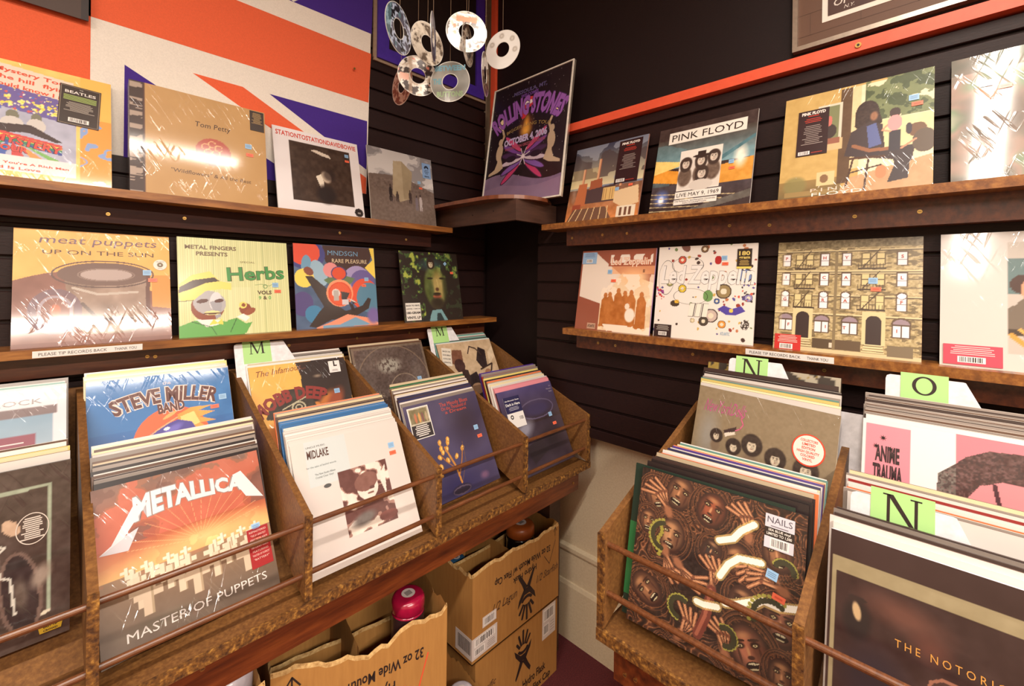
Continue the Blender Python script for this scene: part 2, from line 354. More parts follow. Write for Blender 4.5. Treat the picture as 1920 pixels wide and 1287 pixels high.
def sleeve(wall, a, D, z, tilt, art, label, group, mat='print_gloss', texts=None, edge=(226, 220, 210), thick=.006, yaw=0, roll=0, w=S, h=S, name='record_sleeve', cat='record'):
    mb = MB(); mb.box(0, w, .0004, thick, 0, h, 'print_gloss', edge)
    if mat == 'print_wrap':
        ph = (hash_(label) % 100)/16.
        cv = lambda X, Y: -.0012*np.sin(X*3.1+ph*.2)*np.sin(Y*3.14)
        cv = None
    else: cv = None
    add_art(mb, art, 0, 0, w, h, mat, 0., cv)
    if texts: texts(mb, mat)
    o = mb.build(name); o.matrix_world = pose(wall, a, D, z, tilt, yaw, roll)
    return tag(o, label, cat, group)
def hash_(s): return sum(ord(c)*(i+1) for i, c in enumerate(s))

ORD = 'first second third fourth fifth sixth seventh eighth ninth tenth eleventh twelfth thirteenth fourteenth fifteenth sixteenth seventeenth eighteenth nineteenth twentieth'.split()
NAMED = {'white': (218, 210, 204), 'cream': (226, 210, 168), 'black': (36, 24, 24), 'brown': (96, 66, 48), 'grey': (140, 128, 120), 'blue': (52, 110, 166), 'navy': (42, 40, 78),
         'orange': (222, 110, 58), 'purple': (76, 46, 130), 'pink': (206, 130, 140), 'red': (150, 32, 30), 'teal': (96, 150, 140), 'yellow': (226, 206, 120), 'green': (32, 92, 52), 'dark': (58, 40, 36), 'beige': (190, 170, 140)}
def stack(wall, a, D, z, tilt, n, palette, desc, group, pitch=.0072, slope=.42, seed=1, yaw=0, roll=0, dt=-.25, w=S, rise=0.):
    """sleeves standing behind the front one, each a thing of its own"""
    rg = random.Random(seed)
    for k in range(1, n+1):
        nm = palette[(k-1) % len(palette)]; c = np.array(NAMED[nm], float)*rg.uniform(.88, 1.06); c = np.clip(c, 0, 250)
        dd = .007+pitch*(k-1)
        t = tilt+dt*k; ds = rg.uniform(-.004, .004)
        mb = MB(); th = pitch*.62; hh = S+rg.uniform(-.002, .002)
        mb.box(0, w, 0, th, 0, hh, 'print_gloss', c)
        if rg.random() < .6:       # a paler paper edge on top and at the side
            e = (214, 204, 194) if sum(c) < 420 else (120, 98, 88)
            mb.box(.0005, w-.0005, th*.3, th*.7, hh-.001, hh+.0006, 'print_gloss', e)
        o = mb.build('record_sleeve'); yy = yaw*(1-k/(n+4.))
        o.matrix_world = pose(wall, a+(ds if wall == 'L' else -ds), D+dd, z+dd*slope+rise*k+rg.uniform(-.0012, .0012), t, yy, roll*(1-k/(n+2.)))
        tag(o, '%s record sleeve edge, %s behind the %s' % (nm if nm != 'dark' else 'dark brown', ORD[k-1] if k <= 20 else 'last', desc), 'record', group)

# ================================================================ THE ROOM
mb = MB(); mb.box(-3.2, 1.75, -3.6, 1.85, -.06, 0, 'carpet'); structure(mb.build('floor'))
mb = MB(); mb.box(-3.2, 1.75, -3.6, 1.85, ZC+1.55, ZC+1.6, 'ceiling_paint'); structure(mb.build('ceiling'))
mb = MB(); mb.box(-3.2, 1.75, 1.75, 1.85, 0, ZC+1.55, 'black_paint'); WL = structure(mb.build('wall_left'))
mb = MB(); mb.box(1.6, 1.75, -3.6, 1.75, 0, ZC-.55, 'plaster'); mb.box(1.6, 1.75, -3.6, 1.75, ZC-.55, ZC+1.55, 'black_paint'); WR = structure(mb.build('wall_right'))
mb = MB(); mb.box(-3.3, -3.2, -3.6, 1.85, 0, ZC+1.55, 'plaster'); structure(mb.build('wall_back'))
mb = MB(); mb.box(-3.2, 1.75, -3.7, -3.6, 0, ZC+1.55, 'plaster'); structure(mb.build('wall_front'))
def slats(name, parent, along0, along1, face, back, z0, z1, phase, axis):
    """horizontal boards with a dark groove between them"""
    mb = MB(); p = .083; g = .009
    z = phase-math.ceil((phase-z0)/p)*p; 
    if axis == 'L': mb.box(along0, along1, face+.012, back, ZC+z0, ZC+z1, 'slat_paint')
    else: mb.box(face+.012, back, along0, along1, ZC+z0, ZC+z1, 'slat_paint')
    while z < z1:
        a, b = max(z, z0)+g/2, min(z+p, z1)-g/2
        if b-a > .004:
            pr = [(face+.0125, a), (face+.002, a), (face, a+.002), (face, b-.002), (face+.002, b), (face+.0125, b)]
            if axis == 'L': mb.prism([(along0, y, ZC+q) for y, q in pr], (along1-along0, 0, 0), 'slat_paint')
            else: mb.prism([(y, along0, ZC+q) for y, q in pr], (0, along1-along0, 0), 'slat_paint')
        z += p
    return mb.build(name, parent)
slats('slat_panel', WL, -2.4, 1.552, 1.71, 1.752, -1.0, 1.5, .047, 'L')
slats('slat_panel', WR, -2.2, 1.30, 1.506, 1.602, -.632, .62, -.005, 'R')
mb = MB(); mb.box(1.578, 1.6, -2.2, 1.65, ZC+.655, ZC+1.5, 'black_paint'); mb.build('painted_panel', WR)
mb = MB(); mb.box(1.484, 1.602, -2.2, 1.30, ZC+.622, ZC+.654, 'red_trim'); mb.box(1.562, 1.6, 1.652, 1.684, ZC+.3, ZC+1.5, 'red_trim')
T1 = structure(mb.build('trim_1', bevel=.0015))
mb = MB(); mb.box(1.585, 1.6, 1.686, 1.749, ZC+.3, ZC+1.5, 'grey_plaster'); mb.box(1.553, 1.6, 1.735, 1.749, ZC+.3, ZC+1.5, 'grey_plaster'); structure(mb.build('trim_2'))
for y in (.165, -.6):
    mb = MB(); mb.tube((1.4845, y, ZC+.617+.02), (1.4805, y, ZC+.617+.02), .007, 'brass', n=16); mb.tube((1.481, y, ZC+.637), (1.479, y, ZC+.637), .003, 'ink', n=8); mb.build('screw', T1)
# plaster mouldings low on the right wall
mb = MB(); mb.prism([(1.6, -2.2, z) for z in (0,)]+[(1.578, -2.2, 0), (1.578, -2.2, .235), (1.583, -2.2, .25), (1.6, -2.2, .255)], (0, 3.95, 0), 'plaster'); structure(mb.build('baseboard_right'))
mb = MB(); mb.prism([(1.6, -2.2, .37), (1.588, -2.2, .375), (1.583, -2.2, .385), (1.583, -2.2, .40), (1.6, -2.2, .408)], (0, 3.95, 0), 'plaster')
mb.box(1.589, 1.6, -2.2, 1.75, .25, .372, 'plaster'); structure(mb.build('trim_3'))

def screw(parent, wall, a, face, z, m='brass'):
    mb = MB(); r = .0048
    if wall == 'L': mb.tube((a, face, z), (a, face-.0016, z), r, m, n=12); mb.box(a-.003, a+.003, face-.0019, face-.0015, z-.0006, z+.0006, 'ink')
    else: mb.tube((face, a, z), (face-.0016, a, z), r, m, n=12); mb.box(face-.0019, face-.0015, a-.003, a+.003, z-.0006, z+.0006, 'ink')
    mb.build('screw', parent)
# ---- ledges along the walls
def ledge(name, wall, a0, a1, f0, f1, ztop, th, cf, c0, c1, cz0, cz1, bm, cm, scr, label):
    r = empty(name, (0, 0, 0)); 
    mb = MB()
    if wall == 'L': mb.box(a0, a1, f0, f1, ZC+ztop-th, ZC+ztop, bm)
    else: mb.box(f0, f1, a0, a1, ZC+ztop-th, ZC+ztop, bm)
    mb.build('board', r, bevel=.002)
    mb = MB()
    if wall == 'L': mb.box(c0, c1, cf, f1, ZC+cz0, ZC+cz1, cm)
    else: mb.box(cf, f1, c0, c1, ZC+cz0, ZC+cz1, cm)
    mb.build('cleat', r, bevel=.0015)
    for a, z in scr: screw(r, wall, a, cf, ZC+z)
    return tag(r, label, 'shelf', 'wooden record ledges')
ledge('wall_ledge', 'L', -2.3, 1.247, 1.585, 1.709, .235, .022, 1.655, -2.3, 1.18, .148, .213, 'shelf_wood', 'cleat_dark', [(.102, .172), (.274, .179), (.758, .176), (1.05, .172), (-.4, .18)], 'upper wooden ledge on the left wall holding the tan box set')
LL = ledge('wall_ledge', 'L', -2.3, 1.528, 1.585, 1.709, -.181, .022, 1.65, -2.3, 1.505, -.262, -.203, 'shelf_wood', 'cleat_wood', [(.207, -.233), (.189, -.231), (.577, -.236), (.83, -.232), (1.068, -.229), (1.40, -.226)], 'lower wooden ledge on the left wall with a white notice strip')
ledge('wall_ledge', 'R', -1.6, 1.184, 1.392, 1.499, .232, .023, 1.452, -1.6, 1.10, .145, .209, 'shelf_wood', 'cleat_wood', [(1.072, .175), (.93, .179), (.826, .178), (.473, .178), (.363, .171), (.165, .178), (.04, .178)], 'upper wooden ledge on the right wall running off frame')
LR = ledge('wall_ledge', 'R', -1.6, 1.080, 1.405, 1.499, -.184, .024, 1.452, -1.6, 1.045, -.262, -.208, 'shelf_wood', 'cleat_wood', [(.944, -.234), (.869, -.236), (.582, -.233), (.227, -.233)], 'lower wooden ledge on the right wall with a white notice strip')
def notice(parent, wall, a0, w, D, z):
    mb = MB(); mb.box(0, w, -.0006, 0, 0, .0165, 'print_matte', (228, 222, 218))
    put_text(mb, 'PLEASE TIP RECORDS BACK', w*.05, .0042, .0078, (66, 56, 56), width=w*.60, y=-.0009)
    put_text(mb, 'THANK YOU', w*.72, .0042, .0078, (66, 56, 56), width=w*.22, y=-.0009)
    o = mb.build('notice_strip', parent); o.matrix_world = pose(wall, a0, D, z); o['label'] = 'white notice strip with small grey capitals'
notice(LL, 'L', -.036, .207, 1.5848, -.2015); notice(LR, 'R', .41, .211, 1.4048, -.206)

# ---- corner shelf
r = empty('corner_shelf')
mb = MB(); mb.box(1.248, 1.268, 1.193, 1.708, ZC+.238, ZC+.322, 'dark_stain'); mb.box(1.268, 1.499, 1.193, 1.213, ZC+.238, ZC+.322, 'dark_stain')
mb.box(1.268, 1.499, 1.213, 1.30, ZC+.30, ZC+.322, 'dark_stain'); mb.box(1.268, 1.55, 1.30, 1.708, ZC+.30, ZC+.322, 'dark_stain'); mb.build('apron', r, bevel=.001)
mb = MB(); pts = [(1.545, 1.70), (1.19, 1.70), (1.183, 1.50)]
for t in np.linspace(0, 1, 14):
    a = R(180+90*t); pts.append((1.36+.18*math.cos(a)**1 if False else 1.36+.172*math.cos(a), 1.33+.172*math.sin(a)))
pts += [(1.40, 1.158), (1.499, 1.22), (1.499, 1.30), (1.545, 1.305)]
mb.prism([(x, y, ZC+.322) for x, y in pts], (0, 0, .015), 'ledge_wood'); mb.build('round_top', r)
for y, z in ((1.45, .28), (1.32, .285)):
    mb = MB(); mb.tube((1.2485, y, ZC+z), (1.2465, y, ZC+z), .003, 'ink', n=10); mb.build('screw', r)
tag(r, 'dark corner shelf with a rounded brown top under the concert poster', 'shelf')

# ---- flag on the left wall
FO, FW, FB = (236, 102, 62), (240, 232, 222), (66, 34, 140)
def rag(pts): return pts
mb = MB(); Y0 = 1.7085
def fl(pts, c, k): 
    mb.prism([(x, Y0-.0006*k, ZC+z) for x, z in pts], (0, .0005, 0), 'cloth', c)
fl([(-1.1, .345), (.893, .352), (.915, 1.50), (-1.1, 1.50)], FW, 0)
fl([(-.29, .345), (.065, .345), (.065, 1.50), (-.29, 1.50)], FO, 1)
fl([(-1.1, .715), (.898, .73), (.907, .935), (-1.1, .925)], FO, 1)
fl([(.523, .65), (.893, .652), (.892, .452)], FB, 1)
fl([(.137, .615), (.137, .347), (.66, .347)], FB, 1)
fl([(.30, .647), (.44, .648), (.892, .418), (.892, .352), (.878, .352)], FO, 1)
fl([(.60, 1.01), (.909, 1.018), (.912, 1.2)], FB, 1); fl([(.60, 1.01), (.912, 1.2), (.914, 1.3)], FB, 1); fl([(.137, 1.01), (.60, 1.01), (.137, 1.25)], FB, 1)
fl([(.137, 1.35), (.914, 1.55), (.137, 1.5)], FB, 1)
fl([(-.36, .61), (-.36, .347), (-.88, .347)], FB, 1); fl([(-.75, .65), (-1.1, .65), (-1.1, .47)], FB, 1)
fo = mb.build('flag'); tag(fo, 'large cloth flag of orange, white and violet stripes pinned to left wall', 'flag')
mb = MB(); mb.tube((.83, 1.698, ZC+.843), (.83, 1.694, ZC+.843), .0045, 'brass', n=12); mb.build('pin', fo)
# black poster pinned over the flag
r = empty('black_poster', (-.6, 1.69, ZC+.70)); mb = MB(); mb.box(0, .66, -.002, .002, 0, .5, 'print_matte', (66, 44, 34)); mb.box(.645, .66, -.0024, -.002, 0, .5, 'print_matte', (40, 24, 22))
disc(mb, .53, .055, .06, .045, (226, 130, 110), y=-.0026); mb.build('sheet', r); tag(r, 'black poster with a pink shape, pinned over the flag top', 'poster')

# ---- blue framed picture in the corner
r = empty('picture_frame', (.928, 1.708, ZC+.925)); mb = MB(); wd, hh, b = .595, .56, .052
mb.box(0, wd, -.018, 0, 0, b, 'blue_paint'); mb.box(0, wd, -.018, 0, hh-b, hh, 'blue_paint'); mb.box(0, b, -.018, 0, b, hh-b, 'blue_paint'); mb.box(wd-b, wd, -.018, 0, b, hh-b, 'blue_paint'); mb.build('frame', r, bevel=.001)
mb = MB(); mb.box(b, wd-b, -.008, -.004, b, hh-b, 'black_paint'); mb.build('picture', r)
mb = MB(); mb.box(-.012, wd+.02, -.008, 0, -.012, 0, 'grey_plaster'); mb.box(-.014, 0, -.008, 0, 0, hh, 'grey_plaster'); mb.build('backing_edge', r)
tag(r, 'violet-blue picture frame around black, high on the left wall by the corner', 'picture frame')

# ---- silver framed picture at top right
r = empty('picture_frame'); r.matrix_world = pose('R', .333, 1.5775, .703); wd, hh, b = .85, .65, .013
mb = MB(); mb.box(0, wd, -.022, 0, 0, b, 'silver'); mb.box(0, wd, -.022, 0, hh-b, hh, 'silver'); mb.box(0, b, -.022, 0, b, hh-b, 'silver'); mb.box(wd-b, wd, -.022, 0, b, hh-b, 'silver'); mb.build('frame', r, bevel=.001)
mb = MB(); mb.box(b, wd-b, -.008, -.003, b, hh-b, 'print_matte', (96, 66, 48))
for k in range(9):
    z = b+.03+k*.065; rect(mb, b, z, wd-b, z+.0012, (78, 52, 38), y=-.0085)
    for q in range(7): rect(mb, b+.03+q*.12+(k % 2)*.06, z, b+.0312+q*.12+(k % 2)*.06, z+.065, (80, 54, 40), y=-.0085)
mb.build('brown_mat', r)
mb = MB(); mb.box(.073, wd-.07, -.0095, -.008, .067, hh-.07, 'print_matte', (228, 220, 208)); mb.box(.087, wd-.085, -.0105, -.0095, .081, hh-.085, 'print_matte', (70, 42, 34))
put_text(mb, 'OF SILENT', .10, .103, .02, (214, 204, 194), shear=.1, y=-.011, bold=.01); put_text(mb, 'N.Y.', .125, .088, .010, (214, 204, 194), shear=.3, y=-.011); mb.build('photograph', r)
tag(r, 'silver framed picture with brown mat and hand lettering above orange stripe', 'picture frame')

# ---- ceiling lights (outside the picture, they light the room)
for x, y, z, sx, sy, pw in LIGHTS:
    r = empty('ceiling_light', (x, y, ZC+z)); mb = MB(); mb.box(-sx/2-.03, sx/2+.03, -.11, .11, .035, .129, 'lamp_body'); mb.build('housing', r)
    mb = MB(); mb.box(-sx/2, sx/2, -sy/2, sy/2, .01, .035, 'lamp_diffuser'); mb.build('diffuser', r)
    o = lamp((x, y, ZC+z-.002), sx, sy, pw); o.parent = r; o.location = (0, 0, -.002)
    tag(r, 'long white ceiling light with glowing diffuser, out of view', 'ceiling light', 'ceiling lights')

# ================================================================ RECORD BINS
def slope_z(wall, d): return (-.725+(d-1.02)*.40) if wall == 'L' else (-.748+(d-.83)*.42)
LX = [-.695, -.322, .042, .395, .755, 1.12, 1.497]       # left bins: positions of the upright dividers
def left_bins():
    r = empty('record_bin', (0, 0, 0)); t = .015
    mb = MB(); mb.prism([(LX[0], 1.02, ZC-.7485), (LX[0], 1.16, ZC-.7485), (LX[0], 1.43, ZC-.605), (LX[0], 1.66, ZC-.51), (LX[0], 1.66, ZC-.492), (LX[0], 1.43, ZC-.587), (LX[0], 1.15, ZC-.7305), (LX[0], 1.02, ZC-.7305)], (LX[-1]-LX[0]+t, 0, 0), 'fibreboard')
    mb.box(LX[0], LX[-1]+t, 1.012, 1.0205, ZC-.749, ZC-.726, 'rough_edge'); mb.build('floor_board', r)
    mb = MB(); mb.box(LX[0], LX[-1]+t, 1.66, 1.672, ZC-.50, ZC-.30, 'fibreboard'); mb.build('back_board', r)
    for x in LX:
        mb = MB(); mb.prism([(x, 1.021, ZC-.724), (x, 1.021, ZC-.533), (x, 1.60, ZC-.302), (x, 1.66, ZC-.302), (x, 1.66, ZC-.474)], (t, 0, 0), 'fibreboard')
        mb.box(x-.0005, x+t+.0005, 1.0145, 1.021, ZC-.724, ZC-.534, 'rough_edge'); mb.build('divider', r)
    for a, b in zip(LX[:-1], LX[1:]):
        for z in (-.558, -.672):
            mb = MB(); mb.tube((a+t-.001, 1.034, ZC+z), (b+.001, 1.034, ZC+z-.002), .0062, 'rod_wood'); mb.build('rail', r, smooth=False)
    return tag(r, 'row of brown fibreboard record bins along the left wall', 'record bin')
left_bins()
RY = [.517, .152, -.215, -.58]
def right_bins():
    r = empty('record_bin', (0, 0, 0)); t = .015
    mb = MB(); mb.prism([(.83, RY[-1], ZC-.7725), (.97, RY[-1], ZC-.7725), (1.16, RY[-1], ZC-.644), (1.44, RY[-1], ZC-.535), (1.44, RY[-1], ZC-.517), (1.16, RY[-1], ZC-.626), (.96, RY[-1], ZC-.7545), (.83, RY[-1], ZC-.7545)], (0, RY[0]-RY[-1]+t, 0), 'fibreboard')
    mb.box(.8215, .8305, RY[-1], RY[0]+t, ZC-.773, ZC-.748, 'rough_edge'); mb.build('floor_board', r)
    mb = MB(); mb.box(1.44, 1.452, RY[-1], RY[0]+t, ZC-.51, ZC-.38, 'fibreboard'); mb.build('back_board', r)
    for y in RY:
        mb = MB(); mb.prism([(.831, y, ZC-.748), (.831, y, ZC-.543), (1.36, y, ZC-.358), (1.44, y, ZC-.358), (1.44, y, ZC-.492)], (0, t, 0), 'fibreboard')
        mb.box(.8245, .831, y-.0005, y+t+.0005, ZC-.747, ZC-.544, 'rough_edge'); mb.build('divider', r)
    for a, b in zip(RY[:-1], RY[1:]):
        for z in (-.572, -.678):
            mb = MB(); mb.tube((.845, a+.001, ZC+z), (.845, b+t-.001, ZC+z), .0062, 'rod_wood'); mb.build('rail', r)
    return tag(r, 'brown fibreboard record bins along the right wall', 'record bin')
right_bins()
# stands that carry the bins
r = empty('bin_stand', (0, 0, 0))
mb = MB(); mb.box(LX[0], 1.475, 1.045, 1.075, ZC-.835, ZC-.7495, 'apron_wood'); mb.build('apron', r, bevel=.002)
mb = MB(); mb.box(LX[0], 1.475, 1.60, 1.63, ZC-.62, ZC-.542, 'apron_wood'); mb.build('rear_rail', r, bevel=.002)
mb = MB(); mb.box(1.436, 1.475, 1.0755, 1.60, ZC-.835, ZC-.755, 'apron_wood'); mb.build('side_rail', r)
for x in (-.66, 1.436):
    mb = MB(); mb.prism([(x, 1.16, 0), (x, 1.23, 0), (x, 1.23, ZC-.7145), (x, 1.16, ZC-.750)], (.07, 0, 0), 'dark_stain'); mb.build('leg', r)
    mb = MB(); mb.box(x, x+.07, 1.631, 1.69, 0, ZC-.545, 'dark_stain'); mb.build('leg', r)
screw(r, 'L', 1.44, 1.045, ZC-.80); screw(r, 'L', .21, 1.045, ZC-.775)
tag(r, 'dark red timber stand under the left row of bins', 'stand')
r = empty('bin_stand', (0, 0, 0))
mb = MB(); mb.box(.855, .885, RY[-1], RY[0]-.01, ZC-.865, ZC-.773, 'apron_wood'); mb.build('apron', r, bevel=.002)
mb = MB(); mb.box(.886, 1.43, RY[0]-.04, RY[0]-.01, ZC-.86, ZC-.775, 'apron_wood'); mb.build('side_rail', r)
for y in (RY[-1],):
    mb = MB(); mb.box(.886, .95, y, y+.07, 0, ZC-.775, 'dark_stain'); mb.build('leg', r)
    mb = MB(); mb.box(1.38, 1.44, y, y+.07, 0, ZC-.56, 'dark_stain'); mb.build('leg', r)
mb = MB(); mb.box(1.38, 1.43, .20, .26, 0, ZC-.562, 'dark_stain'); mb.build('leg', r)
for y, z in ((.48, -.80), (.48, -.84), (.435, -.80), (.455, -.835), (.41, -.845)): screw(r, 'R', y, .855, ZC+z)
tag(r, 'red-brown timber stand with screws under the right bins', 'stand')

# ================================================================ RECORDS ON THE LEDGES
W_ = (232, 226, 222)
# --- leftmost, upper left ledge: yellow bordered cover
A = Art(170, (244, 206, 116))
A.fill((A.X < .78) & (A.Y > .19) & (A.Y < .74), (176, 178, 200)).mottle(14, 3, 16)
A.fill((A.X < .78) & (A.Y > .60-.15*(A.X-.3)) & (A.Y < .80-.16*(A.X-.3)), (108, 92, 160)).dots(230, .004, .010, [(214, 90, 80), (240, 220, 110), (90, 110, 190), (240, 230, 220), (150, 80, 150)], 5, (.0, .58, .76, .78))
for k in range(9): A.dots(13, .007, .012, [(246, 216, 80), (252, 236, 140)], 20+k, (.02+k*.085, .66-.011*k, .075+k*.085, .74-.011*k))
A.fill((A.X < .76) & (A.Y > .78-.10*(A.X-.3)) & (A.Y < .97-.10*(A.X-.3)), (238, 214, 196))
for x, y, r in ((.28, .56, .035), (.42, .53, .035), (.55, .54, .03), (.12, .56, .035)): A.ell(x, y, r, r*1.3, (120, 118, 100)); A.ell(x, y-.07, r*1.8, .06, (206, 200, 196))
A.poly([(.02, .42), (.3, .44), (.52, .47), (.70, .36), (.66, .35), (.5, .40), (.3, .36), (.02, .34)], (60, 40, 40))
for k, c in enumerate([(206, 66, 60), (240, 210, 90), (60, 130, 100), (60, 70, 150)]): A.fill((A.X < .70) & (abs(A.Y-(.385-.022*k-.16*(A.X-.3))) < .012), c)
for k, c in enumerate([(230, 90, 50), (244, 214, 90), (70, 150, 80), (60, 90, 170), (200, 60, 60), (240, 150, 80), (120, 180, 90)]): A.poly([(.38+.01*k, .32), (.02+k*.1, .19), (.09+k*.1, .19)], c)
A.fill((A.X > .80), (238, 158, 66)); m = A.nz(9, 8, 2); A.fill((A.X > .80) & (m > .5) & (m < .6) & (A.Y < .62), (140, 166, 214))
A.fill((A.X > .80) & (A.Y > .62), (244, 190, 90)); A.rect(0, .06, .78, .19, (240, 226, 226)).rect(0, 0, 1, .03, (244, 190, 96))
def t(mb, m):
    o = (222, 84, 54)
    put_text(mb, 'Magical Mystery Tour', .02, .290, .011, o, m, width=.215, bold=.02, rot=-4)
    put_text(mb, 'fool on the hill  flying', .02, .270, .011, o, m, width=.215, bold=.02, rot=-4)
    put_text(mb, 'mother should know I am', .02, .250, .011, o, m, width=.215, bold=.02, rot=-4)
    put_text(mb, 'MYSTERY', .10, .098, .018, (224, 70, 60), m, width=.12, bold=.03, rot=-9, outline=(.03, (90, 50, 40)))
    put_text(mb, 'TOUR', .10, .074, .014, (224, 70, 60), m, width=.06, bold=.03, rot=-4, outline=(.03, (90, 50, 40)))
    put_text(mb, "Penny Lane, Baby You're A Rich Man", .012, .038, .006, o, m, width=.22, bold=.02)
    put_text(mb, 'All You Need Is Love', .012, .024, .0075, o, m, width=.17, bold=.02)
o = sleeve('L', -.208, 1.622, .2355, 13, A, 'yellow-bordered record with rainbow lettering, leftmost on upper left ledge', 'records on the upper left ledge', 'print_wrap', t)
def f(mb, wx, wz):
    rect(mb, -wx*.95, -wz*.96, wx*.95, wz*.96, (150, 130, 110), 'print_gloss', -.0006); rect(mb, -wx*.92, -wz*.94, wx*.92, wz*.94, (52, 36, 28), 'print_gloss', -.0007)
    put_text(mb, 'THE', -.003, wz*.82, .003, (220, 214, 206), 'print_gloss', y=-.0009); put_text(mb, 'BEATLES', 0, wz*.60, .008, (226, 220, 214), 'print_gloss', width=wx*1.5, bold=.02, align='C', y=-.0009)
    for k in range(4): rect(mb, -wx*.8, wz*(.5-.07*k), wx*.8, wz*(.455-.07*k), (150, 170, 90), 'print_gloss', -.0009)
    micro(mb, -wx*.8, wx*.8, wz*.15, 8, .0035, (170, 160, 150), -.0009); barcode(mb, -wx*.5, -wz*.84, wx*.5, -wz*.64, -.0009)
sticker(o, None, 'hype_sticker', .212, .168, .292, .283, (52, 36, 28), f, -3, 'black sticker with white and green lettering')

# --- tan box set
mb = MB(); bw, bh, bt = .347, .327, .045
A = Art(120, (190, 148, 92)).mottle(5, 2, 6); A.fill(A.X < .085, (58, 34, 28)); 
rg_ = A.nz(40, 4, 2, 6); A.fill((A.X < .08) & (rg_ > .56), (170, 150, 136)); A.fill((A.X > .085) & (A.X < .097), (84, 44, 34))
A.ell(.57, .47, .135, .135, (176, 72, 52))
for k in range(5): a = R(90+72*k); A.ring(.56+.052*math.cos(a), .50+.045*math.sin(a), .032, .032, .006, (224, 176, 120))
A.line([(.55, .46), (.50, .40), (.50, .36)], .008, (224, 176, 120)); A.line([(.56, .46), (.60, .39), (.66, .40)], .008, (224, 176, 120)); A.ring(.66, .41, .016, .016, .006, (224, 176, 120))
mb.box(0, bw, .0004, bt, 0, bh, 'print_gloss', (186, 144, 90)); mb.box(-.0012, 0, 0, bt, 0, bh, 'print_wrap', (52, 32, 28)); mb.box(.006, bw-.002, .006, bt-.006, -.0005, bh+.0005, 'print_gloss', (224, 210, 186))
add_art(mb, A, 0, 0, bw, bh, 'print_wrap', 0.)
put_text(mb, 'Tom Petty', bw*.57, bh*.70, .017, (70, 44, 32), 'print_wrap', width=bw*.27, shear=.12, align='C', rot=1)
put_text(mb, '"Wildflowers" & All the Rest', bw*.56, bh*.22, .012, (90, 60, 44), 'print_wrap', width=bw*.60, shear=.12, align='C', rot=-1)
o = mb.build('box_set'); o.matrix_world = pose('L', .143, 1.60, .2355, 9, 0); tag(o, 'thick tan box set with dark spine, wrapped, on the upper left ledge', 'box set')
def f(mb, wx, wz): micro(mb, -wx*.8, wx*.8, wz*.8, 11, .0035, (170, 140, 90), -.0006)
sticker(o, None, 'hype_sticker', bw*.87, bh*.78, bw*.99, bh*.99, (54, 38, 30), f, 0, 'small dark sticker at the top corner')
prices(o, .935, .62, .945, .53)

# --- white cover with a dark square photograph
A = Art(130, (232, 226, 228)); A.rect(.165, .135, .88, .86, (62, 44, 34)); m = (A.X > .165) & (A.X < .88) & (A.Y > .135) & (A.Y < .86); A.mottle(22, 7, 18, m)
A.ell(.56, .47, .07, .085, (208, 190, 168), 20, .3); A.poly([(.50, .50), (.44, .46), (.50, .28), (.52, .28), (.53, .40)], (226, 214, 196)); A.ell(.60, .50, .1, .1, (40, 26, 24), 0, .5, .7)
A.poly([(.40, .78), (.46, .80), (.62, .76), (.64, .72), (.52, .74)], (214, 200, 184)); A.ell(.55, .25, .14, .14, (36, 24, 22), 0, .4)
A.ell(.93, .07, .055, .055, (44, 34, 32))
def t(mb, m):
    put_text(mb, 'STATIONTOSTATIONDAVIDBOWIE', S*.03, S*.90, .0185, (206, 62, 44), m, width=S*.94, bold=.02)
    put_text(mb, 'OZ', S*.93, S*.055, .006, (220, 214, 210), m, align='C', bold=.02)
o = sleeve('L', .528, 1.62, .2355, 14, A, 'white record with dark square photo and red title line, upper left ledge', 'records on the upper left ledge', 'print_gloss', t, edge=(236, 230, 228)); prices(o, .84, .80, .84, .73, .8)

# --- grey sky and monolith
A = Art(150, (150, 146, 146)); A.grad(.55, (208, 204, 204), 1, (150, 146, 148)); m = A.nz(5, 11, 4, 3); A.fill((A.Y > .55) & (m > .5), (214, 210, 208), .7); A.fill((A.Y > .55) & (m < .4), (122, 118, 120), .7)
A.fill(A.Y < .60+.05*np.sin(A.X*3.2+.5)-.16*np.maximum(0, A.X-.55), (112, 96, 88)); A.mottle(40, 12, 26, A.Y < .6); A.fill((A.Y < .45), (120, 104, 94), .4)
A.poly([(.33, .40), (.37, .86), (.50, .88), (.66, .75), (.60, .36), (.44, .30)], (176, 160, 132)); A.poly([(.50, .88), (.66, .75), (.60, .36), (.50, .34)], (158, 142, 114)); A.mottle(18, 13, 8, A.polym([(.33, .40), (.37, .86), (.50, .88), (.66, .75), (.60, .36), (.44, .30)]))
for x, h, c in ((.30, .22, (40, 30, 30)), (.40, .13, (70, 56, 50)), (.60, .18, (60, 44, 42)), (.70, .20, (120, 110, 120)), (.765, .22, (190, 180, 180))):
    b = .30 if x < .65 else .22; A.ell(x, b+h*.55, .025, h*.34, c); A.ell(x-.012, b+h*.15, .010, h*.22, c); A.ell(x+.012, b+h*.15, .010, h*.22, c); A.ell(x, b+h*.95, .013, .018, (60, 44, 40))
o = sleeve('L', .877, 1.63, .2355, 9.3, A, 'grey record showing a stone slab under cloudy sky, upper left ledge', 'records on the upper left ledge', 'print_gloss')
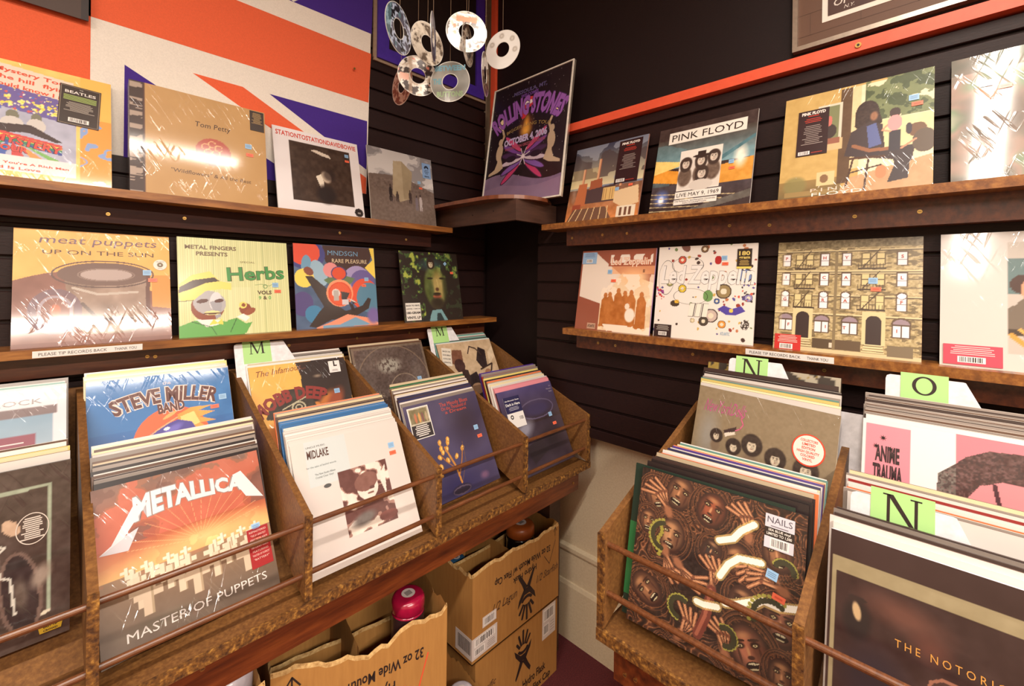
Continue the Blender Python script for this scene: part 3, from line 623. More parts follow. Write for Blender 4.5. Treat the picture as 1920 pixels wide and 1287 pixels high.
def f(mb, wx, wz):
    disc(mb, 0, wz*.28, wx*.55, wz*.42, (30, 40, 60), 'print_gloss', -.0006); rect(mb, -wx*.7, -wz*.10, wx*.7, wz*.28, (126, 160, 204), 'print_gloss', -.0007); disc(mb, 0, wz*.28, wx*.2, wz*.14, (126, 160, 204), 'print_gloss', -.0008)
    for k, s_ in enumerate(('LIMITED', 'EDITION', 'BLUE')): put_text(mb, s_, 0, wz*(.02-.22*k), .0042, (34, 40, 60), 'print_gloss', align='C', bold=.03, y=-.0009)
    put_text(mb, 'VINYL', 0, -wz*.85, .007, (34, 40, 60), 'print_gloss', align='C', bold=.04, y=-.0009)
sticker(o, None, 'hype_sticker', .262, .222, .306, .292, (126, 160, 204), f, 0, 'blue sticker with a dark half disc'); prices(o, .76, .62, .78, .54, .8)

# --- lower left ledge: orange-brown cup painting
A = Art(200, (238, 180, 96)); A.mottle(5, 21, 14); A.fill(A.Y < .56+.08*np.sin(A.X*5)-.35*np.maximum(0, A.X-.8), (136, 88, 74)); A.mottle(7, 22, 20, A.Y < .6)
A.fill((A.X > .86) & (A.Y < .62) & (A.Y > .30+.15*(1-A.X)), (222, 148, 70))
A.poly([(.28, .64), (.84, .64), (.82, .16), (.70, .09), (.42, .10), (.34, .2)], (150, 124, 108)); A.mottle(9, 23, 30, A.polym([(.28, .64), (.84, .64), (.82, .16), (.70, .09), (.42, .10), (.34, .2)]))
for k in range(4): A.ring(.545, .62, .335-.045*k, .125-.022*k, .012, [(92, 66, 60), (150, 116, 92), (82, 58, 54), (190, 170, 160)][k])
A.ell(.545, .62, .30, .105, (112, 84, 74)); A.ell(.555, .615, .17, .05, (178, 158, 152)); A.ring(.555, .615, .19, .06, .01, (140, 116, 106))
A.ring(.24, .30, .16, .19, .05, (120, 92, 100)); A.ring(.24, .30, .105, .135, .02, (164, 150, 160)); A.ell(.24, .31, .035, .06, (206, 108, 72), 0, .4)
A.line([(.84, .62), (.83, .4), (.84, .2)], .03, (104, 66, 56)); A.line([(.34, .5), (.50, .44), (.76, .46)], .02, (190, 176, 164)); A.line([(.40, .36), (.5, .22), (.72, .22)], .025, (96, 72, 64)); A.ell(.58, .14, .20, .045, (196, 184, 172), 0, .5)
A.fill((A.Y < .05), (112, 60, 48), .6)
def t(mb, m):
    put_text(mb, 'meat puppets', S*.14, S*.885, .022, (120, 92, 104), m, width=S*.76, shear=.2)
    put_text(mb, 'UP ON THE SUN', S*.16, S*.79, .0125, (92, 66, 50), m, width=S*.72)
o = sleeve('L', -.073, 1.622, -.1845, 13.6, A, 'orange and brown record with a big painted cup, lower left ledge', 'records on the lower left ledge', 'print_wrap', t, edge=(196, 90, 60))
def f(mb, wx, wz): disc(mb, 0, 0, wx, wz, (226, 220, 210), 'print_gloss', -.0006); disc(mb, 0, 0, wx*.45, wz*.45, (120, 100, 70), 'print_gloss', -.0007); disc(mb, 0, 0, wx*.12, wz*.12, (240, 236, 230), 'print_gloss', -.0008); put_text(mb, '180 GRAM', 0, wz*.50, .0032, (90, 76, 60), 'print_gloss', align='C', warp=None, y=-.0009); put_text(mb, 'VINYL', 0, -wz*.75, .0032, (90, 76, 60), 'print_gloss', align='C', y=-.0009)
mbx = MB(); f(mbx, .016, .016); mbx.box(-.011, .011, -.0004, 0, -.011, .011, 'print_gloss', (226, 220, 210)); q = mbx.build('hype_sticker', o); q.matrix_local = Matrix.Translation((.292, -.0012, .226)); q['label'] = 'round white sticker with a gold centre'
prices(o, .83, .64, .87, .57)

# --- green striped cover
A = Art(180, (222, 222, 166)); 
for k in range(52): A.rect(k/52, 0, k/52+.006+.004*((k*7) % 3), 1, (206, 208, 150) if k % 3 else (190, 196, 140))
A.fill((A.X > .42) & (A.Y < .5) & (A.X < .62), (232, 230, 190), .3)
A.poly([(-.0, .02), (.0, .12), (.12, .17), (.30, .17), (.44, .13), (.56, .0), (.0, .0)], (98, 168, 82)); A.poly([(.34, .0), (.40, .16), (.48, .18), (.56, .12), (.62, .13), (.56, .02), (.5, .0)], (98, 168, 82))
A.ell(.235, .30, .14, .14, (140, 72, 44)); A.ell(.25, .34, .14, .12, (176, 172, 176), -20); A.ell(.30, .36, .05, .09, (214, 212, 216), -10); A.poly([(.25, .35), (.36, .38), (.34, .20), (.30, .18), (.28, .26)], (160, 158, 166)); A.ell(.19, .36, .05, .02, (90, 50, 40), 10); A.ell(.33, .36, .04, .018, (90, 50, 40), 10); A.ell(.27, .24, .07, .022, (230, 220, 150)); A.ell(.27, .235, .08, .008, (90, 50, 40))
A.poly([(.13, .18), (.34, .17), (.32, .12), (.22, .10)], (238, 232, 226)); A.poly([(.24, .12), (.28, .18), (.31, .14), (.35, .18), (.36, .12), (.31, .13)], (240, 214, 90))
A.poly([(.0, .42), (.0, .52), (.11, .62), (.26, .66), (.34, .56), (.44, .54), (.44, .47), (.36, .48), (.22, .46), (.12, .37), (.02, .36)], (238, 216, 110)); A.poly([(.01, .50), (.12, .57), (.30, .60), (.34, .56), (.22, .54), (.10, .48), (.0, .44)], (70, 50, 40))
A.ell(.56, .27, .055, .06, (140, 72, 44)); A.ell(.60, .24, .06, .03, (150, 80, 50), 30); A.ell(.54, .31, .035, .035, (238, 216, 110)); A.ell(.545, .31, .018, .02, (140, 72, 44)); A.poly([(.48, .19), (.54, .22), (.60, .18), (.56, .14)], (240, 236, 230))
A.line([(.1, .16), (.26, .10), (.30, .02)], .006, (40, 70, 40)); A.line([(.48, .18), (.42, .04)], .006, (40, 70, 40)); A.line([(.0, .36), (.02, .36), (.12, .37)], .006, (50, 40, 30))
def t(mb, m):
    put_text(mb, 'METAL FINGERS', S*.06, S*.885, .0125, (120, 96, 70), m, width=S*.44, bold=.03); put_text(mb, 'PRESENTS', S*.15, S*.82, .0125, (120, 96, 70), m, width=S*.27, bold=.03)
    put_text(mb, 'SPECIAL', S*.53, S*.755, .006, (130, 110, 70), m, width=S*.14)
    put_text(mb, 'Herbs', S*.41, S*.565, .044, (70, 144, 74), m, width=S*.55, bold=.02, rot=3, outline=(.02, (84, 70, 44)))
    put_text(mb, 'VOLS', S*.68, S*.42, .0125, (100, 80, 54), m, width=S*.14, bold=.04); put_text(mb, '9', S*.69, S*.365, .0115, (120, 176, 100), m, bold=.04); put_text(mb, '&', S*.735, S*.365, .0115, (100, 80, 54), m, bold=.04); put_text(mb, '0', S*.785, S*.365, .0115, (120, 176, 100), m, bold=.04)
    stroke(mb, [(S*.66, S*.52), (S*.72, S*.53), (S*.8, S*.51), (S*.87, S*.55)], .0012, (110, 150, 90), m); disc(mb, S*.76, S*.505, .007, .007, (110, 150, 90), m, r_in=.7)
o = sleeve('L', .259, 1.618, -.1845, 11.2, A, 'pale green striped record with a cartoon man in yellow hat', 'records on the lower left ledge', 'print_gloss', t, edge=(214, 214, 170)); prices(o, .86, .52, .88, .45)

# --- colourful abstract
A = Art(160, (78, 98, 130)); A.mottle(7, 31, 16); A.poly([(.33, 1), (.98, 1), (.94, .84), (.86, .72), (.68, .64), (.5, .66), (.36, .8)], (66, 42, 38)); A.poly([(.93, 1), (1, 1), (1, .6), (.86, .74), (.97, .84)], (240, 210, 90))
A.ell(.14, .88, .22, .18, (66, 66, 130)); A.ell(.12, .90, .18, .15, (222, 82, 58)); A.ell(.14, .74, .06, .13, (110, 156, 186)); A.ell(.28, .66, .09, .16, (150, 180, 200), 20); A.ell(.11, .60, .11, .11, (242, 212, 96)); A.ell(.16, .68, .06, .045, (130, 74, 60), -40)
A.ell(.75, .60, .17, .16, (160, 146, 190)); A.ell(.82, .56, .16, .15, (104, 90, 150)); A.poly([(.33, .58), (.5, .66), (.72, .6), (.6, .46), (.44, .48)], (96, 120, 80)); A.ell(.42, .70, .09, .09, (222, 140, 140)); A.ell(.52, .66, .10, .085, (70, 64, 120)); A.ell(.52, .66, .085, .075, (214, 78, 46))
A.ell(.84, .40, .18, .20, (220, 82, 54)); A.ell(.90, .36, .17, .19, (86, 130, 156)); A.ell(.08, .30, .12, .14, (84, 72, 126)); A.ell(.20, .18, .1, .1, (70, 130, 170))
A.poly([(.12, .62), (.20, .62), (.38, .46), (.44, .30), (.58, .20), (.80, .26), (.88, .36), (.92, .34), (.88, .22), (.72, .14), (.40, .10), (.22, .02), (.14, .04), (.26, .20), (.32, .26)], (60, 48, 44)); A.poly([(.22, .02), (.4, .08), (.6, .16), (.9, .10), (1, .04), (1, 0), (.22, 0)], (232, 150, 120)); A.poly([(.3, .04), (.5, .04), (.7, .12), (.9, .02), (.3, 0)], (120, 160, 190))
A.ell(.52, .42, .165, .165, (236, 150, 110)); A.ell(.52, .41, .145, .145, (214, 74, 44)); A.ell(.52, .41, .13, .13, (222, 90, 52)); A.ell(.47, .42, .05, .05, (220, 212, 206)); A.rect(.44, .33, .50, .45, (180, 170, 164)); A.poly([(.53, .44), (.64, .42), (.60, .34), (.66, .28), (.74, .30), (.66, .33), (.70, .20), (.66, .20), (.62, .30), (.54, .32)], (54, 40, 40)); A.poly([(.60, .36), (.68, .31), (.74, .29), (.68, .33)], (214, 206, 200)); A.rect(.54, .28, .62, .34, (206, 200, 206))
A.ell(.94, .13, .1, .12, (120, 100, 160), 0, .4)
def t(mb, m):
    put_text(mb, 'MNDSGN', S*.39, S*.88, .019, (110, 156, 190), m, width=S*.38, shear=.05); put_text(mb, 'RARE PLEASURE', S*.44, S*.79, .016, (226, 206, 170), m, width=S*.45)
o = sleeve('L', .594, 1.626, -.1845, 8.5, A, 'record with a colourful abstract painting of red, blue and yellow shapes', 'records on the lower left ledge', 'print_gloss', t, edge=(70, 50, 60)); prices(o, .87, .59, .83, .51, .9)

# --- green face cover
A = Art(140, (48, 38, 32)); m = A.nz(14, 41, 4); A.fill((m > .56) & ((A.Y > .62) | (A.X < .35)), (74, 104, 52), .8); A.fill((m > .66) & ((A.Y > .6) | (A.X < .35)), (176, 184, 80), .9); A.fill((m > .60) & (A.X > .7), (70, 90, 60), .4); A.ell(.5, .82, .3, .12, (60, 96, 100), 0, .8, .6)
A.ell(.55, .50, .21, .33, (96, 108, 56), 0, .2, .9); A.ell(.60, .50, .13, .29, (176, 150, 90), 0, .5, .85); A.ell(.48, .42, .06, .2, (70, 80, 44), 0, .6, .8); A.mottle(12, 43, 18, A.ellm(.55, .50, .21, .33))
A.ell(.47, .62, .06, .02, (50, 44, 30), 0, .4); A.ell(.68, .62, .06, .02, (50, 44, 30), 0, .4); A.ell(.58, .46, .04, .035, (90, 60, 40), 0, .5); A.ell(.57, .36, .09, .022, (170, 96, 70), 0, .3); A.ell(.56, .26, .14, .1, (66, 52, 40), 0, .4, .8); A.ell(.57, .40, .08, .018, (60, 46, 34), 0, .4)
A.ell(.72, .5, .06, .3, (60, 58, 36), 0, .8, .8); A.line([(.585, .60), (.60, .50)], .022, (196, 172, 110), .6); A.ell(.57, .385, .085, .03, (50, 38, 28), 0, .5, .8); A.ell(.57, .345, .08, .016, (150, 84, 62), 0, .3); A.ell(.57, .27, .13, .09, (48, 38, 28), 0, .6, .8); A.face(.505, .83, .052, (206, 190, 160), (56, 42, 34), 1.4, .3)
A.poly([(.38, 0), (.46, .16), (.62, .17), (.72, .0)], (120, 160, 166)); A.poly([(.52, 0), (.54, .12), (.6, .12), (.66, 0)], (50, 60, 62)); A.poly([(.2, 0), (.44, .16), (.4, 0)], (40, 40, 40))
o = sleeve('L', 1.028, 1.618, -.1845, 10.9, A, 'dark green record with a bearded man\'s face among leaves, lower left ledge', 'records on the lower left ledge', 'print_gloss', edge=(60, 50, 44))
def f(mb, wx, wz):
    for k, (s_, h) in enumerate((('BACK TO VINYL', .0062), ('LIMITED, 1 DISC IN', .0040), ('180-GRAM', .0095), ('VINYL LP', .0105))): put_text(mb, s_, 0, wz*(.62-[0, .34, .86, 1.42][k]), h, (40, 30, 28), 'print_gloss', width=wx*1.85, align='C', bold=.04, y=-.0006)
sticker(o, None, 'hype_sticker', .008, .01, .082, .086, (226, 220, 212), f, 0, 'white sticker with black block capitals'); prices(o, .76, .84, None, 0, .8, 40); sticker(o, None, 'price_sticker', .265, .217, .282, .227, ORNG, red_lines, 0, 'orange price sticker')

# --- upper right ledge: power station
A = Art(160, (120, 130, 150)); A.grad(.45, (214, 200, 160), 1, (50, 52, 74)); m = A.nz(4, 51, 4, 3); A.fill((A.Y > .5) & (m > .52), (160, 166, 180), .6); A.fill((A.Y > .55) & (m < .42), (70, 56, 58), .7); A.fill((A.X < .4) & (A.Y > .42) & (A.Y < .7), (224, 196, 130), .35)
A.grad(.0, (210, 130, 70), .42, (120, 84, 66), A.Y < .42); A.mottle(16, 52, 26, A.Y < .42)
for x, h0 in ((.185, .70), (.395, .80), (.73, .68)): A.rect(x-.018, .40, x+.018, h0, (214, 160, 120)); A.rect(x+.006, .40, x+.018, h0, (160, 100, 76))
A.poly([(.10, .20), (.13, .50), (.25, .50), (.27, .20)], (184, 104, 62)); A.poly([(.28, .24), (.30, .52), (.46, .54), (.50, .24)], (156, 84, 54)); A.poly([(.26, .22), (.26, .40), (.66, .44), (.66, .22)], (74, 54, 56)); A.rect(.50, .24, .66, .40, (214, 176, 110)); A.rect(.08, .1, .2, .22, (150, 70, 46))
for k in range(5): A.rect(.51+.03*k, .25, .515+.03*k, .39, (120, 70, 50))
A.poly([(.66, .20), (.66, .34), (.96, .38), (.99, .16), (.8, .12)], (220, 190, 150)); A.poly([(.02, .0), (.10, .16), (.56, .16), (.66, .0)], (110, 78, 60)); [A.line([(.05+.11*k, 0), (.14+.09*k, .16)], .012, (222, 190, 140)) for k in range(6)]; A.rect(.72, .0, .96, .14, (226, 212, 190)); [A.rect(.76+.06*k, .02, .79+.06*k, .12, (110, 70, 50)) for k in range(3)]
o = sleeve('R', 1.077, 1.407, .2325, 15, A, 'record with a power station of tall chimneys under dark clouds', 'records on the upper right ledge', 'print_gloss', edge=(150, 110, 96))
def f(mb, wx, wz, big=False):
    put_text(mb, 'PINK FLOYD', 0, wz*.80, .009, (226, 214, 206), 'print_gloss', width=wx*1.55, align='C', bold=.05, y=-.0006)
    rect(mb, -wx*.35, wz*.72, wx*.35, wz*.75, (206, 60, 44), 'print_gloss', -.0006); micro(mb, -wx*.7, wx*.7, wz*.62, 3, .005, (206, 66, 50), -.0006); micro(mb, -wx*.7, wx*.7, wz*.30, 11, .0055, (170, 156, 150), -.0006); barcode(mb, -wx*.85, -wz*.95, -wx*.1, -wz*.80, -.0006); rect(mb, 0, -wz*.9, wx*.7, -wz*.88, (206, 66, 50), 'print_gloss', -.0006)
sticker(o, None, 'hype_sticker', .200, .135, .294, .308, (46, 20, 24), f, 0, 'tall black sticker with white and red lettering'); prices(o, .69, .36, .86, .39, .8)

# --- street at night with group photo
A = Art(180, (60, 44, 42)); A.grad(.0, (50, 34, 34), .3, (70, 60, 66)); A.grad(.5, (130, 170, 180), .85, (70, 60, 54)); m = A.nz(5, 61, 4, 2); A.fill((m > .5) & (A.Y > .3) & (A.Y < .8), (100, 140, 150), .5)
A.poly([(0, .36), (0, .52), (.35, .44), (.35, .30)], (226, 150, 50)); A.poly([(0, .45), (.3, .52), (.3, .56), (0, .62)], (240, 206, 120)); A.poly([(.6, .26), (.6, .44), (1, .50), (1, .26)], (216, 150, 60)); A.ell(.88, .52, .08, .16, (240, 236, 220), 0, .7); A.poly([(.60, .5), (1, .74), (1, .70), (.62, .46)], (80, 120, 130)); A.ell(.12, .16, .10, .12, (110, 140, 220), 0, .8); A.ell(.12, .14, .04, .06, (240, 240, 250), 0, .6)
for k in range(5): A.line([(0, .02+.05*k), (.5+.1*k, .0+.03*k)], .008, (190, 170, 130)); 
A.poly([(.45, .02), (1, .16), (1, .08), (.5, -.02)], (96, 90, 84)); A.mottle(22, 62, 16)
A.rect(.275, .225, .705, .685, (232, 222, 212)); A.rect(.285, .235, .695, .60, (216, 206, 196)); A.rect(.285, .60, .695, .675, (228, 220, 210))
for x, y, r in ((.345, .53, .055), (.50, .545, .055), (.625, .57, .055), (.52, .40, .06)):
    A.ell(x, y-.15, r*1.45, .12, (104, 84, 72), 0, .2); A.mottle(40, int(x*999), 20, A.ellm(x, y-.15, r*1.45, .12)); A.face(x, y, r*.95, (214, 198, 182), (62, 46, 40), 1.3, .5)
A.ell(.50, .60, .09, .018, (50, 34, 30)); A.rect(.46, .60, .54, .65, (50, 34, 30)); A.ell(.52, .27, .12, .06, (206, 196, 186))
A.rect(.12, .80, .91, .935, (232, 226, 216)); A.rect(.27, .135, .73, .215, (228, 222, 214)); A.rect(.265, .07, .70, .125, (228, 222, 214))
def t(mb, m):
    put_text(mb, 'PINK FLOYD', S*.155, S*.825, .026, (50, 34, 30), m, width=S*.72); put_text(mb, 'LIVE MAY 9, 1969', S*.29, S*.155, .0135, (50, 34, 30), m, width=S*.42)
    put_text(mb, 'Old Refectory, Southampton University', S*.275, S*.10, .0055, (70, 54, 50), m, width=S*.41); put_text(mb, 'SOUTHAMPTON', S*.36, S*.077, .0048, (70, 54, 50), m, width=S*.24)
o = sleeve('R', .72, 1.407, .2325, 15.6, A, 'record with a group portrait over a blurred night street, white title bar', 'records on the upper right ledge', 'print_wrap', t, edge=(206, 200, 196)); prices(o, .80, .47, .81, .40, .8)

# --- room with seated figure
A = Art(200, (196, 162, 96)); A.grad(0, (110, 92, 56), .16, (150, 120, 70), A.X < .45); A.rect(.42, .10, .50, .98, (92, 66, 42)); A.rect(.50, .22, .56, .98, (220, 196, 150)); A.rect(.56, .14, 1, .98, (226, 214, 180))
m = A.nz(9, 71, 4); A.fill((A.X > .58) & (A.Y > .62) & (m > .42), (104, 116, 74), .9); A.fill((A.X > .58) & (A.Y > .62) & (m > .58), (66, 78, 48), .9); A.fill((A.X > .58) & (A.Y < .62) & (A.Y > .3), (216, 206, 150), .8); A.poly([(.42, .0), (.5, .14), (1, .26), (1, 0)], (190, 150, 110)); A.mottle(20, 72, 10)
A.ell(.12, .12, .10, .10, (132, 124, 76), 0, .3, .8); A.rect(.28, .10, .40, .22, (214, 190, 140)); A.ell(.33, .16, .03, .04, (130, 96, 64)); A.rect(.05, .02, .42, .06, (150, 124, 76))
A.rect(.26, .50, .43, .86, (206, 200, 180)); A.rect(.28, .52, .415, .84, (120, 124, 86)); A.ell(.34, .60, .06, .07, (60, 46, 44)); A.ell(.34, .7, .025, .05, (200, 110, 100)); A.rect(.24, .42, .44, .52, (206, 176, 130)); A.rect(.30, .48, .42, .53, (146, 90, 70))
A.ell(.60, .70, .078, .12, (52, 34, 30)); A.poly([(.53, .74), (.67, .74), (.70, .60), (.66, .54), (.57, .52), (.52, .60)], (56, 38, 32)); A.ell(.645, .665, .03, .05, (150, 104, 76), 0, .4); A.mottle(70, 73, 14, A.ellm(.6, .66, .1, .16)); A.poly([(.50, .55), (.46, .34), (.60, .30), (.88, .22), (.90, .36), (.72, .36), (.70, .58), (.62, .62)], (62, 48, 50)); A.poly([(.60, .58), (.66, .60), (.70, .40), (.62, .38)], (90, 100, 150)); A.poly([(.76, .36), (.88, .34), (.86, .08), (.74, .06), (.78, .2)], (58, 46, 48)); A.line([(.52, .42), (.62, .36), (.76, .35)], .03, (146, 96, 66)); A.ell(.70, .16, .035, .06, (190, 130, 90)); 
A.line([(.52, .30), (.48, .06)], .014, (70, 44, 30)); A.line([(.62, .28), (.60, .02)], .014, (70, 44, 30)); A.line([(.50, .18), (.70, .22)], .012, (70, 44, 30)); A.line([(.50, .31), (.72, .29)], .02, (80, 50, 34))
A.ell(.775, .66, .035, .045, (60, 40, 36)); A.ell(.775, .57, .045, .07, (224, 150, 150)); A.rect(.745, .33, .81, .50, (52, 46, 54)); A.line([(.73, .56), (.70, .52), (.75, .50)], .014, (210, 150, 120)); A.ell(.91, .48, .055, .06, (110, 78, 54)); A.ell(.95, .38, .07, .1, (90, 74, 60)); A.line([(.82, .34), (.9, .40)], .016, (200, 140, 110)); A.ell(.86, .50, .02, .05, (60, 50, 60))
def t(mb, m): put_text(mb, 'PINK', S*.24, S*.045, .010, (226, 200, 180), m, width=S*.28, spacing=1.5); put_text(mb, 'FLOYD', S*.25, S*.005, .010, (240, 232, 220), m, width=S*.34)
o = sleeve('R', .332, 1.407, .2325, 15.5, A, 'tan record with a figure on a stool by an open door', 'records on the upper right ledge', 'print_wrap', t, edge=(214, 150, 140))
sticker(o, None, 'hype_sticker', .035, .125, .107, .265, (48, 24, 26), f, 0, 'tall black sticker with white and red lettering'); prices(o, .885, .76, .905, .70)

# --- green-brown blurred cover at the right edge
A = Art(130, (96, 96, 72)); A.swirl(4, 81, [(0, (50, 44, 36)), (.3, (110, 100, 84)), (.5, (150, 120, 104)), (.7, (110, 130, 96)), (1, (200, 190, 170))]); A.ell(.22, .50, .22, .24, (84, 66, 52), 0, .4, .7); A.ell(.2, .68, .1, .1, (206, 120, 70), 0, .6, .7); A.ell(.55, .52, .12, .06, (96, 120, 150), 0, .5); A.fill((A.Y > .86), (60, 60, 44), .5)
def t(mb, m): put_text(mb, 'YC', S*.0, S*.90, .026, (220, 214, 206), m, bold=.02)
o = sleeve('R', -.012, 1.407, .2325, 15.3, A, 'glossy green-brown blurred record at the right end of the upper ledge', 'records on the upper right ledge', 'print_wrap', None, edge=(60, 40, 40)); prices(o, .18, .75, .27, .70)

# --- lower right ledge: brown and white silhouette
A = Art(170, (150, 82, 62)); A.poly([(.02, .98), (.02, .42), (.33, .34), (.60, .40), (.60, .68), (.30, .90), (.2, .98)], (230, 214, 200)); A.poly([(.33, .34), (.33, .02), (1, .02), (1, .60), (.6, .72)], (234, 206, 170)); A.ell(.75, .66, .25, .14, (240, 196, 150), 0, .6); m = A.nz(8, 91, 4); A.fill((A.X > .33) & (A.Y < .70) & (m > .55), (244, 226, 206), .8)
for x, y in ((.40, .44), (.46, .45), (.57, .50), (.66, .47), (.74, .48), (.87, .46), (.62, .36), (.72, .34)): A.ell(x, y, .026, .035, (190, 116, 60)); A.poly([(x-.06, .06), (x-.05, y-.06), (x-.02, y-.02), (x+.03, y-.02), (x+.06, y-.08), (x+.07, .08)], (182, 108, 48))
A.mottle(22, 92, 20, (A.X > .34) & (A.Y < .45)); A.fill((A.X > .33) & (A.Y < .10) & (m > .4), (240, 224, 204)); A.ell(.74, .22, .07, .09, (240, 226, 210), 0, .2); A.ell(.70, .32, .03, .035, (236, 216, 196))
A.rect(.40, .80, .97, .985, (156, 84, 62)); m2 = A.nz(10, 93, 2); A.fill((A.X > .42) & (A.X < .97) & (A.Y > .84) & (A.Y < .94) & (m2 > .4), (238, 226, 214)); A.fill((A.X > .45) & (A.Y > .70) & (A.Y < .80), (236, 170, 120), .7)
def t(mb, m):
    put_text(mb, 'Led Zeppelin', S*.43, S*.815, .027, (236, 216, 196), m, width=S*.52, bold=.02, outline=(.03, (222, 120, 70)), spacing=1); put_text(mb, 'II', S*.86, S*.72, .012, (80, 50, 40), m, bold=.02)
    rect(mb, S*.18, S*.025, S*.30, S*.095, (190, 150, 126), m, -.0006); put_text(mb, 'ATLANTIC', S*.19, S*.045, .010, (60, 40, 36), m, width=S*.10, bold=.03, y=-.0008)
o = sleeve('R', 1.043, 1.434, -.188, 9.8, A, 'brown and cream record with a silhouetted crowd, lower right ledge', 'records on the lower right ledge', 'print_gloss', t, edge=(196, 160, 196))
def f(mb, wx, wz): micro(mb, -wx*.9, wx*.9, wz*.85, 4, .0045, (96, 120, 160), -.0006); barcode(mb, -wx*.4, -wz*.8, wx*.45, -wz*.2, -.0006)
sticker(o, None, 'hype_sticker', .004, .262, .070, .308, (146, 180, 214), f, 0, 'pale blue sticker with a barcode'); prices(o, .43, .73, .49, .62)

# --- white cover crowded with small pictures
A = Art(200, (232, 224, 216)); A.dots(60, .008, .022, [(206, 170, 90), (150, 60, 50), (90, 80, 140), (110, 130, 80), (70, 50, 44), (190, 120, 80)], 101)
for x, y, r, c in ((.27, .85, .045, (206, 90, 70)), (.50, .96, .04, (120, 90, 60)), (.15, .60, .04, (150, 150, 90)), (.29, .54, .045, (220, 190, 60)), (.71, .52, .075, (150, 130, 90)), (.60, .27, .07, (200, 180, 170)), (.53, .21, .05, (80, 70, 60)), (.94, .46, .04, (150, 140, 190)), (.42, .21, .025, (206, 190, 150)), (.71, .19, .04, (230, 150, 60)), (.65, .42, .03, (60, 90, 150)), (.9, .68, .07, (120, 140, 190))): A.ell(x, y, r, r, (60, 44, 38)); A.ell(x, y, r*.86, r*.86, c); A.ell(x, y, r*.4, r*.4, (226, 214, 190))
A.ell(.64, .84, .035, .045, (176, 40, 40)); A.poly([(.66, .34), (.72, .38), (.80, .35), (.88, .38), (.92, .33), (.84, .29), (.74, .29)], (84, 70, 160)); A.ell(.79, .33, .02, .02, (240, 200, 90)); A.ell(.22, .38, .05, .035, (70, 54, 40)); A.ell(.24, .40, .025, .02, (226, 180, 60)); A.ell(.56, .47, .05, .06, (110, 150, 90)); A.ell(.3, .99, .04, .06, (120, 80, 70), 40); A.dots(24, .006, .013, [(90, 80, 150), (60, 50, 60), (206, 90, 70)], 102, (.8, .4, 1, .62)); A.dots(16, .006, .014, [(200, 60, 60), (150, 60, 140)], 103, (.0, .42, .1, .56)); A.ell(.92, .2, .04, .05, (70, 60, 56)); A.dots(40, .003, .008, [(232, 226, 220)], 104, (.87, .14, .97, .26))
def t(mb, m):
    k = (50, 36, 34)
    put_text(mb, 'Led Zeppelin', S*.05, S*.60, .060, W_, m, width=S*.93, bold=.03, shear=.1, outline=(.012, k)); put_text(mb, 'III', S*.37, S*.26, .040, (236, 228, 214), m, width=S*.19, bold=.04, shear=.12, outline=(.02, k))
    for cx, cz, rx, rz, rt in ((.11, .66, .09, .19, -12), (.33, .79, .17, .09, 8), (.38, .46, .18, .085, 0)):
        disc(mb, S*cx, S*cz, S*rx, S*rz, k, m, y=-.0004, r_in=.975, n=48)
    put_text(mb, 'ATLANTIC', S*.70, S*.085, .010, (150, 180, 200), m, width=S*.09, bold=.03)
o = sleeve('R', .716, 1.44, -.188, 8.2, A, 'white record crowded with small coloured pictures, lower right ledge', 'records on the lower right ledge', 'print_gloss', t, edge=(214, 206, 200))
def f(mb, wx, wz): put_text(mb, '180', 0, wz*.35, .013, (226, 200, 110), 'print_gloss', width=wx*1.5, align='C', bold=.03, y=-.0006); put_text(mb, 'gram', 0, wz*.0, .009, (226, 200, 110), 'print_gloss', width=wx*1.5, align='C', bold=.03, y=-.0006); micro(mb, -wx*.8, wx*.8, -wz*.15, 5, .0035, (190, 160, 90), -.0006); rect(mb, -wx, -wz, wx, -wz*.8, (226, 206, 100), 'print_gloss', -.0006)
sticker(o, None, 'hype_sticker', .258, .236, .300, .298, (50, 34, 24), f, 0, 'black and gold sticker')
def f(mb, wx, wz): micro(mb, -wx*.9, wx*.9, wz*.8, 4, .0042, (180, 170, 160), -.0006); barcode(mb, -wx*.45, -wz*.75, wx*.5, -wz*.15, -.0006)
sticker(o, None, 'hype_sticker', .003, .004, .064, .046, (48, 30, 30), f, 0, 'dark sticker with a barcode'); prices(o, .70, .86, .71, .80, .9)

# --- brownstone facade
A = Art(240, (176, 156, 112)); A.mottle(60, 111, 44); m = A.nz(70, 112, 2, 20); A.fill(m > .6, (96, 80, 54), .7); A.rect(0, .93, 1, 1, (120, 104, 70)); A.mottle(60, 113, 40, A.Y > .93)
for y in (.90, .72, .70, .505, .34): A.rect(0, y, 1, y+.010, (214, 196, 150)); A.rect(0, y-.008, 1, y, (84, 66, 46))
fw = (236, 230, 232); letters = []
for row, (y0, y1) in enumerate(((.775, .875), (.60, .70), (.40, .52))):
    for cxx, s_ in zip((.075, .365, .52, .88), ('PHYS', 'ICAL', 'GRAF')[row]):
        A.rect(cxx-.036, y0-.008, cxx+.036, y1+.012, (96, 72, 52)); A.rect(cxx-.027, y0, cxx+.027, y1, fw); A.rect(cxx-.027, (y0+y1)/2-.012, cxx+.027, (y0+y1)/2-.006, (80, 60, 60))
        if row == 2: A.ell(cxx, y1, .036, .03, (96, 72, 52)); A.ell(cxx, y1-.004, .027, .022, fw)
        letters.append((s_, cxx, y0+.055))
    for cxx in (.175, .255, .65, .745): A.rect(cxx-.03, y0, cxx+.03, y1, (110, 90, 60)); A.rect(cxx-.024, y0+.005, cxx+.024, y1-.004, (212, 194, 140)); A.rect(cxx-.024, (y0+y1)/2, cxx+.024, (y0+y1)/2+.005, (90, 70, 50))
